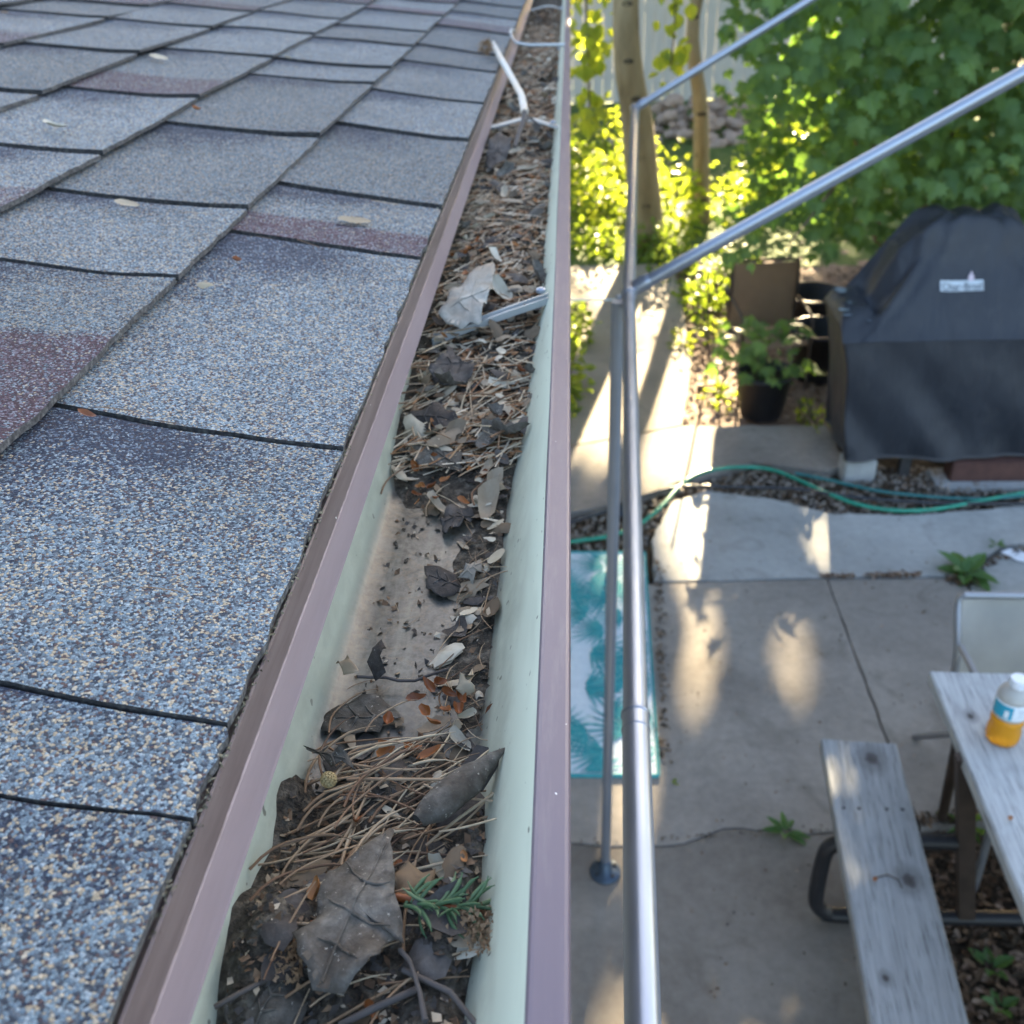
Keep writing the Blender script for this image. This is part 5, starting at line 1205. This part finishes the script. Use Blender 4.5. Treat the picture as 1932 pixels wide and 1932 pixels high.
# light that reaches the back of the maple, whose own leaves then break it up
LIT2 = [(1.35, 6.7, 1.6, .38, .9), (1.25, 7.6, .9, .25, .8), (2.35, 6.8, 1.75, .10, .4)]
LITPOLY = [[(-.10, 5.0), (.30, 4.82), (.66, 5.0), (.98, 5.42), (1.14, 5.55), (1.14, 7.2), (1.05, 8.2), (2.3, 8.6), (2.3, 13.0), (-1.5, 13.0), (-.5, 8.2), (.02, 7.2), (-.12, 5.9)]]
TAZ, TEL = math.tan(SUN_AZ), math.tan(SUN_EL) / math.cos(SUN_AZ)
def lets_sun(P, pad=.0):
    """would a leaf at P stand in the way of a sun patch?"""
    for (x, y, z, rx, ry) in LIT:
        t = (P.z - z) / TEL; gx, gy = P.x - t * TAZ, P.y - t
        if ((gx - x) / (rx + pad)) ** 2 + ((gy - y) / (ry + pad * 3.2)) ** 2 < 1: return True
    t = P.z / TEL; gx, gy = P.x - t * TAZ, P.y - t
    for pl in LITPOLY:
        if in_poly(gx, gy, pl): return True
    t = (P.z - 2.44) / TEL                                   # the sliver on the far gutter lip
    if t > 0 and abs(P.x - t * TAZ + .003) < .05 and abs(P.y - t - 3.2) < .22: return True
    return False
def trunk_mesh(name, pts, rad, mat, parent, seg=14, knots=0):
    P_ = spline(pts, 6); n = len(P_); R_ = [rad[0] + (rad[1] - rad[0]) * i / (n - 1) for i in range(n)]
    b = MB(); b.tube(P_, [r_ * (1 + .07 * nz(i * .7, 3)) for i, r_ in enumerate(R_)], seg); o = b.build(name, mat, parent, True)
    for k in range(knots):
        i = int(n * (k + .5) / knots * .55); q = MB(); c = P_[i] + V((U(-.25, .25), -1, 0)).normalized() * R_[i] * .95
        for rr, yy in ((.05, .0), (.035, -.012), (.014, -.006)):
            for j in range(10): a = j * .6283; q.v.append((c.x + math.cos(a) * rr, c.y + yy + abs(math.cos(a)) * rr * .2, c.z + math.sin(a) * rr * .45))
        for r2 in range(2):
            for j in range(10): q.face((r2 * 10 + j, r2 * 10 + (j + 1) % 10, r2 * 10 + 10 + (j + 1) % 10, r2 * 10 + 10 + j))
        q.face(range(20, 30)); q.build('knot', M_KNOT, o)
    return o
def crown_cards(b, c, rad, n, s0, s1, maskpad, shape, zmin=1.5, hollow=.35):
    k = 0; tries = 0
    while k < n and tries < n * 6:
        tries += 1; d = rdir(); rr = (hollow + (1 - hollow) * rnd.random()) 
        P = V(c) + V((d.x * rad[0], d.y * rad[1], d.z * rad[2])) * rr * (1 + .18 * nz(d.x * 2.5, d.y * 2.5, d.z * 2.5))
        if P.z < zmin: continue
        s = U(s0, s1); nrm = V((U(-.5, .5), -.55, .75)) + rdir() * .6; td = V((U(-1, 1), U(-1, 1), -.7))
        if blocks(P, nrm, td, s): continue
        k += 1; shape(b, P, nrm, td, s)
def blocks(P, nrm, td, s):
    u_, x_, n2 = leaf_basis(nrm, td)
    for x, y in ((0, 0), (0, .6)):
        Q = P + u_ * (y * s)
        for (ex, ey, ez, rx, ry) in LIT2:
            t = (Q.z - ez) / TEL
            if ((Q.x - t * TAZ - ex) / rx) ** 2 + ((Q.y - t - ey) / ry) ** 2 < 1: return True
    return any(lets_sun(P + u_ * (y * s) + x_ * (x * s), .012) for x, y in ((0, 0), (0, .5), (0, .95), (.45, .25), (-.45, .25)))
def shade_tree(name, label, base, lean, h, r0, crown_c, crown_r, n, bark, knots=0, s=(.15, .26), zmin=1.75, group=None):
    o = thing(name, base, label, 'tree', group)
    B_ = V(base); top = V((crown_c[0], crown_c[1], crown_c[2] + .3 * crown_r[2]))
    trunk_mesh('trunk', [B_ - V((0, 0, .05)), B_ + V((lean[0] * 1.0, lean[1], 1.0)), B_ + V((lean[0] * 2.0, lean[1] * 2, 2.0)), B_.lerp(top, .55) + V((lean[0], 0, 0)), top], (r0, r0 * .25), bark, o, 16, knots)
    for k in range(5):
        a = 1.3 * k; z = max(2.1, h * .3) + k * .55; p0 = B_ + V((lean[0] * min(z, 3), lean[1], z)); q = MB(); q.tube([p0, p0 + V((math.cos(a) * .8, math.sin(a) * .8, .5)), p0 + V((math.cos(a) * 1.7, math.sin(a) * 1.6, .8))], [.05, .035, .012], 7); q.build('limb', bark, o, True)
    q = MB(); crown_cards(q, crown_c, crown_r, n, s[0], s[1], s[1] * .35, lambda b_, P, nn, td, ss: add_maple(b_, P, nn, td, ss), zmin)
    q.build('crown', M_SHADE, o, False, 'stuff'); return o
shade_tree('aspen_tree', 'nearer thick pale trunked tree with dark knots beyond the lit plants', (.70, 8.9, -.03), (-.13, 0), 8, .165, (.7, 9.6, 6.4), (3.2, 2.6, 3.6), 3400, M_BARK, 6)
shade_tree('aspen_tree', 'slimmer brown trunked tree right behind the pale trunk', (1.27, 9.7, -.03), (-.08, 0), 8, .085, (2.6, 11.2, 5.2), (3.2, 2.4, 3.6), 3800, M_BARK, 3)
shade_tree('garden_tree', 'leafy tree standing behind the left end of the fence', (-3.6, 17.4, -.03), (0, 0), 8, .16, (-2.6, 17.4, 5.8), (4.4, 2.6, 4.8), 4200, M_BARKDK, s=(.2, .32))
shade_tree('garden_tree', 'leafy tree standing behind the right end of the fence', (6.4, 17.0, -.03), (0, 0), 8, .16, (6.0, 17.0, 5.6), (4.4, 2.6, 4.8), 4200, M_BARKDK, s=(.2, .32))
shade_tree('garden_tree', 'tall leafy tree behind the middle of the fence', (1.6, 20.0, -.03), (0, 0), 10, .17, (1.6, 20.0, 7.2), (5.4, 2.6, 5.2), 5200, M_BARKDK, s=(.22, .34))
shade_tree('garden_tree', 'leafy tree far to the left beyond the roof ridge', (-10.5, 19.0, -.03), (0, 0), 8, .16, (-10.0, 19.0, 5.4), (4.6, 3.0, 4.6), 2200, M_BARKDK, s=(.3, .42))
shade_tree('garden_tree', 'leafy tree far to the right past the gazebo', (12.5, 16.0, -.03), (0, 0), 8, .16, (12.5, 16.0, 5.4), (4.4, 3.0, 4.6), 2200, M_BARKDK, s=(.3, .42))
hedge = thing('sun_block_hedge', (1.5, 18.6, -.03), 'unseen dense hedge added behind the board fence to block the low sun', 'hedge')  # added out of view to block the sun, left open towards the LIT patches
q = MB(); k = 0
while k < 17000:
    P = V((U(-5, 9.5), U(18.2, 19.2), U(1.7, 9.2))); s = U(.24, .38); nrm = V((U(-.5, .5), -.6, .6)) + rdir() * .6; td = V((U(-1, 1), U(-1, 1), -.7))
    if blocks(P, nrm, td, s): k += .3; continue
    k += 1; add_oval(q, P, nrm, td, s, 0, 1.3)
for e in LIT:                                        # small leaves added round every gap to keep stray sun out
    for j in range(260):
        a = U(0, 6.283); f = 1 + 2.6 * rnd.random(); gx, gy = e[0] + math.cos(a) * (e[3] * f + U(0, .10)), e[1] + math.sin(a) * (e[4] * f + U(0, .25)); yy = U(18.0, 19.2); t = yy - gy
        P = V((gx + t * TAZ, yy, e[2] + t * TEL)); s = U(.07, .13); nrm = V((U(-.5, .5), -.6, .6)) + rdir() * .4; td = V((U(-1, 1), U(-1, 1), -.7))
        if not blocks(P, nrm, td, s): add_maple(q, P, nrm, td, s)
q.build('foliage', M_SHADE, hedge, False, 'stuff'); q = MB()
for k in range(12): q.tube([(-4.5 + k * 1.2, 18.7, -.05), (-4.4 + k * 1.2, 18.75, 4.0)], .05, 6)
q.build('stem', M_BARKDK, hedge, False, 'stuff')

# the maple at the right: leaves one can pick out are parts, the rest one mass
maple = thing('maple_tree', (2.6, 7.4, -.03), 'bushy green maple overhanging the covered grill at the right', 'tree')
trunk_mesh('trunk', [(2.6, 7.4, -.05), (2.58, 7.35, .9), (2.7, 7.3, 2.2), (2.9, 7.4, 4.2)], (.085, .03), M_BARKDK, maple)
trunk_mesh('trunk', [(2.5, 7.38, -.05), (2.1, 7.1, .8), (1.78, 6.9, 1.7), (1.5, 6.6, 3.0)], (.045, .015), blotch('red_brown_bark', [(.12, .06, .045), (.18, .10, .075)], 12, .85, 60, .5, .005), maple)
for k in range(16):
    a0 = V((2.6 + U(-.1, .2), 7.3, U(.9, 3.2))); e = V((U(1.0, 4.4), U(4.9, 6.3), a0.z + U(-.3, .7))); q = MB(); q.tube(spline([a0, a0.lerp(e, .5) + V((0, 0, .25)), e]), [.022 - .018 * i / 16 for i in range(17)], 6); q.build('limb', M_BARKDK, maple, True)
def maple_density(P):
    """outline of the crown towards the house: ragged, thin at the left edge, hanging lowest over the grill"""
    u = (P.x - 1.05) / 1.0; low = 1.42 + .26 * nz(P.x * 2.1, 1.7) + .30 * smooth(.25, -.5, u) * 0
    if P.x > 1.55 and P.y < 5.35: low = 1.43 + .08 * nz(P.x * 5, 3)
    if P.y > 5.35: low = .98 - .10 * smooth(5.4, 7, P.y) + .22 * nz(P.x * 3, P.y * 2)
    left = .86 + .30 * nz(P.z * 1.6, P.y * 1.3, 2) + .16 * (P.y - 5.6)
    return P.z > low and P.x > left
front = []; b = MB(); n_ = 0; tries = 0
while n_ < 19000 and tries < 130000:
    tries += 1
    P = V((U(.85, 5.2), 4.85 + 3.0 * rnd.random() ** 1.25, U(.75, 4.3)))
    yf = 5.0 + .35 * nz(P.x * 1.4, P.z * 1.4, 7) + .45 * nz(P.x * 3.3, P.z * 3.3, 2) + .12 * max(0, P.z - 2.4)
    if P.y < yf or not maple_density(P) or lets_sun(P, .07): continue
    n_ += 1; nrm = V((U(-.3, .3), -.75, .55)) + rdir() * .42; td = V((U(-.6, .6), -.35, -1)); s = U(.05, .112)
    depth = P.y - yf
    if depth < .16 and P.z < 2.7 and P.x < 3.6 and len(front) < 300: front.append((P, nrm, td, s))
    else: add_maple(b, P, nrm, td, s)
for P, nrm, td, s in front:
    put('leaf', MLEAF, maple, None, P, Matrix((lambda u_, x_, n2: (x_, u_, n2))(*leaf_basis(nrm, td))).transposed().to_euler(), s * 1.08)
b.build('foliage', M_MAPLE, maple, False, 'stuff')

# ------------------------------------------------------------------ plants by the path
def leaf_mass(name, label, loc, rad, n, s, mat, shape, cat='plant', group=None, stems=5, lobes=None):
    o = thing(name, loc, label, cat, group); q = MB(); L0 = V(loc)
    for k in range(stems): q.tube([L0 + V((U(-.2, .2) * rad[0], U(-.2, .2) * rad[1], 0)), L0 + V((U(-.7, .7) * rad[0], U(-.7, .7) * rad[1], rad[2] * U(.9, 1.6)))], .006, 5)
    q.build('stem', M_HERBSTEM, o); q = MB()
    for k in range(n):
        d = rdir(.3); d.z = abs(d.z); P = L0 + V((d.x * rad[0], d.y * rad[1], d.z * rad[2] * 1.9)) * (.35 + .65 * rnd.random()) * (1 + .25 * nz(d.x * 3 + L0.x, d.y * 3 + L0.y, d.z * 3))
        shape(q, P, V((U(-.6, .6), -.3, .9)) + rdir() * .7, d + V((0, 0, -.3)), U(s * .45, s * 1.25))
        if rnd.random() < .38: q.m[-1] = q.m[-2] = 1
    q.build('foliage', [mat, M_HERB], o, False, 'stuff'); return o
M_HERBSTEM = blotch('green_stem', [(.06, .09, .02), (.10, .12, .04)], 20, .8)
ov = lambda b_, P, nn, td, s: add_oval(b_, P, nn, td, s)
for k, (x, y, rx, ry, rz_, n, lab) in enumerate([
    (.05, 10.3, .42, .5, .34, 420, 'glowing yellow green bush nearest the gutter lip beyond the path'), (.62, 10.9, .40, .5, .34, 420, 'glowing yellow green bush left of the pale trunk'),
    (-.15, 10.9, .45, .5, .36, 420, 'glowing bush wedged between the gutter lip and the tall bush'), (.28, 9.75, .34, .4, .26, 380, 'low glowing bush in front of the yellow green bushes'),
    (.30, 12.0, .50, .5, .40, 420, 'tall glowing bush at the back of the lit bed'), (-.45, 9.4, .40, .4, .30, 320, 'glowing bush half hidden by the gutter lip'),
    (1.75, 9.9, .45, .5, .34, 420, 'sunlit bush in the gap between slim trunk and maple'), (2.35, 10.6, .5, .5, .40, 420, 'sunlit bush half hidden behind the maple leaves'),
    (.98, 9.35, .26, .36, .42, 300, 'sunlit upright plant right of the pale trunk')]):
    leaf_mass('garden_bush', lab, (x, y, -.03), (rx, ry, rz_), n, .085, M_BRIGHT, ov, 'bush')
for (x, y, rx, ry, rz_, n, lab) in [(.72, 8.62, .28, .2, .17, 260, 'green clump hiding the foot of the pale trunk'), (.20, 8.75, .36, .30, .16, 320, 'dark green leafy clump where the path turns'), (.85, 8.3, .26, .5, .16, 300, 'green clump edging the right side of the path'), (.98, 7.35, .20, .4, .13, 240, 'sun flecked herb clump at the far corner of the mulch bed'),
                                    (1.25, 7.7, .34, .4, .22, 300, 'green herb clump behind the brown chair')]:
    leaf_mass('herb_clump', lab, (x, y, -.03), (rx, ry, rz_), n, .06, M_HERB, ov, 'plant')
leaf_mass('leafy_shrub', 'leafy green shrub beside the lit path, nearest the house wall', (-.12, 5.75, -.03), (.24, .42, .22), 420, .062, M_HERB, ov, 'shrub')
leaf_mass('leafy_shrub', 'smaller leafy shrub at the bend of the path, partly behind the gutter', (-.05, 6.75, -.03), (.22, .36, .17), 300, .06, M_HERB, ov, 'shrub')
for (x, y, lab) in [(.78, 6.6, 'low yellow green seedling patch on the sunlit mulch beside the path'), (.92, 5.75, 'low seedling patch between path and black pot'), (1.02, 6.75, 'low seedling patch in front of the brown chair'), (1.45, 5.42, 'low seedling beside the left corner of the grill')]:
    leaf_mass('seedling_patch', lab, (x, y, -.03), (.12, .22, .06), 60, .042, M_BRIGHT, ov, 'plant', None, 3)
# hanging leaf sprays of the tall trees, low enough to see
def spray(label, top, n, dx, dz):
    o = thing('leaf_spray', top, label, 'branch'); T_ = V(top); q = MB(); e = T_ + V((dx, -.1, -dz)); q.tube(spline([T_ + V((-.1, .2, .8)), T_, e]), .006, 5); q.build('twig', M_BARKDK, o, True); q = MB()
    for k in range(n): add_oval(q, T_.lerp(e, rnd.random()) + rdir() * .12, V((U(-.5, .5), -.6, .5)) + rdir() * .5, V((U(-.5, .5), 0, -1)), U(.07, .12), 0, 1.3)
    q.build('foliage', M_BRIGHT, o, False, 'stuff')
p = ony(1105, -10, 7.6); spray('hanging spray of glowing leaves left of the pale trunk', p, 46, .03, .75)
p = ony(1275, -30, 7.9); spray('hanging spray of glowing leaves between the two trunks', p, 34, -.02, .55)
# young sapling with bare stem
sb = onz(1110, 260, 0); sapling = thing('sapling', (sb.x, sb.y, -.03), 'thin pale stemmed sapling on the lawn by the fence', 'sapling')
q = MB(); q.tube([(sb.x, sb.y, -.03), (sb.x - .01, sb.y, .9), (sb.x - .05, sb.y, 1.9)], [.04, .03, .02], 8); q.build('stem', M_PALEBARK, sapling, True); q = MB()
for k in range(90): add_oval(q, V((sb.x, sb.y, 1.1)) + V((rnd.gauss(0, .16), rnd.gauss(0, .16), U(-.1, 1.2))), V((0, -.5, .6)) + rdir() * .5, V((U(-.5, .5), 0, -1)), U(.09, .15), 0, 1.3)
q.build('foliage', M_BRIGHT, sapling, False, 'stuff')

# ------------------------------------------------------------------ fence and rubble at the back
fence = thing('board_fence', (1.0, 16.2, -.03), 'pale weathered upright board fence along the back of the yard', 'fence')
M_F = [M_FENCE]
fb = MB(); fb.box((0, 0, .78), (.148, .022, 1.56)); FBM = fb.mesh('fence_board', M_FENCE)
for k in range(68): put('fence_board', FBM, fence, None, (-4.6 + k * .1515, 16.2 + U(-.006, .006), -.03 + U(-.01, .01)), (0, 0, U(-.02, .02)))
for z in (.35, 1.25):
    q = MB(); q.box((.4, 16.245, z), (10.2, .05, .09)); q.build('rail', M_FENCE, fence)
STONE2 = [stone_mesh(40 + k, M_PINKSTONE) for k in range(5)]
rub = structure('rubble_bank', (1.8, 13.6, -.03))
for k in range(90):
    x, y = rnd.gauss(1.75, .62), rnd.gauss(13.9, .5); h = max(0, .42 - .4 * abs(y - 14.0)); put('stone', rnd.choice(STONE2), rub, None, (x, y, U(-.02, h)), (U(-.4, .4), U(-.4, .4), U(0, 6.3)), U(.07, .17))
for k in range(26):
    x, y = U(1.0, 1.7), U(7.4, 8.3); put('stone', rnd.choice(STONES), bpy.data.objects['mulch_bed'], None, (x, y, .02), (U(-.3, .3), U(-.3, .3), U(0, 6.3)), U(.05, .11))
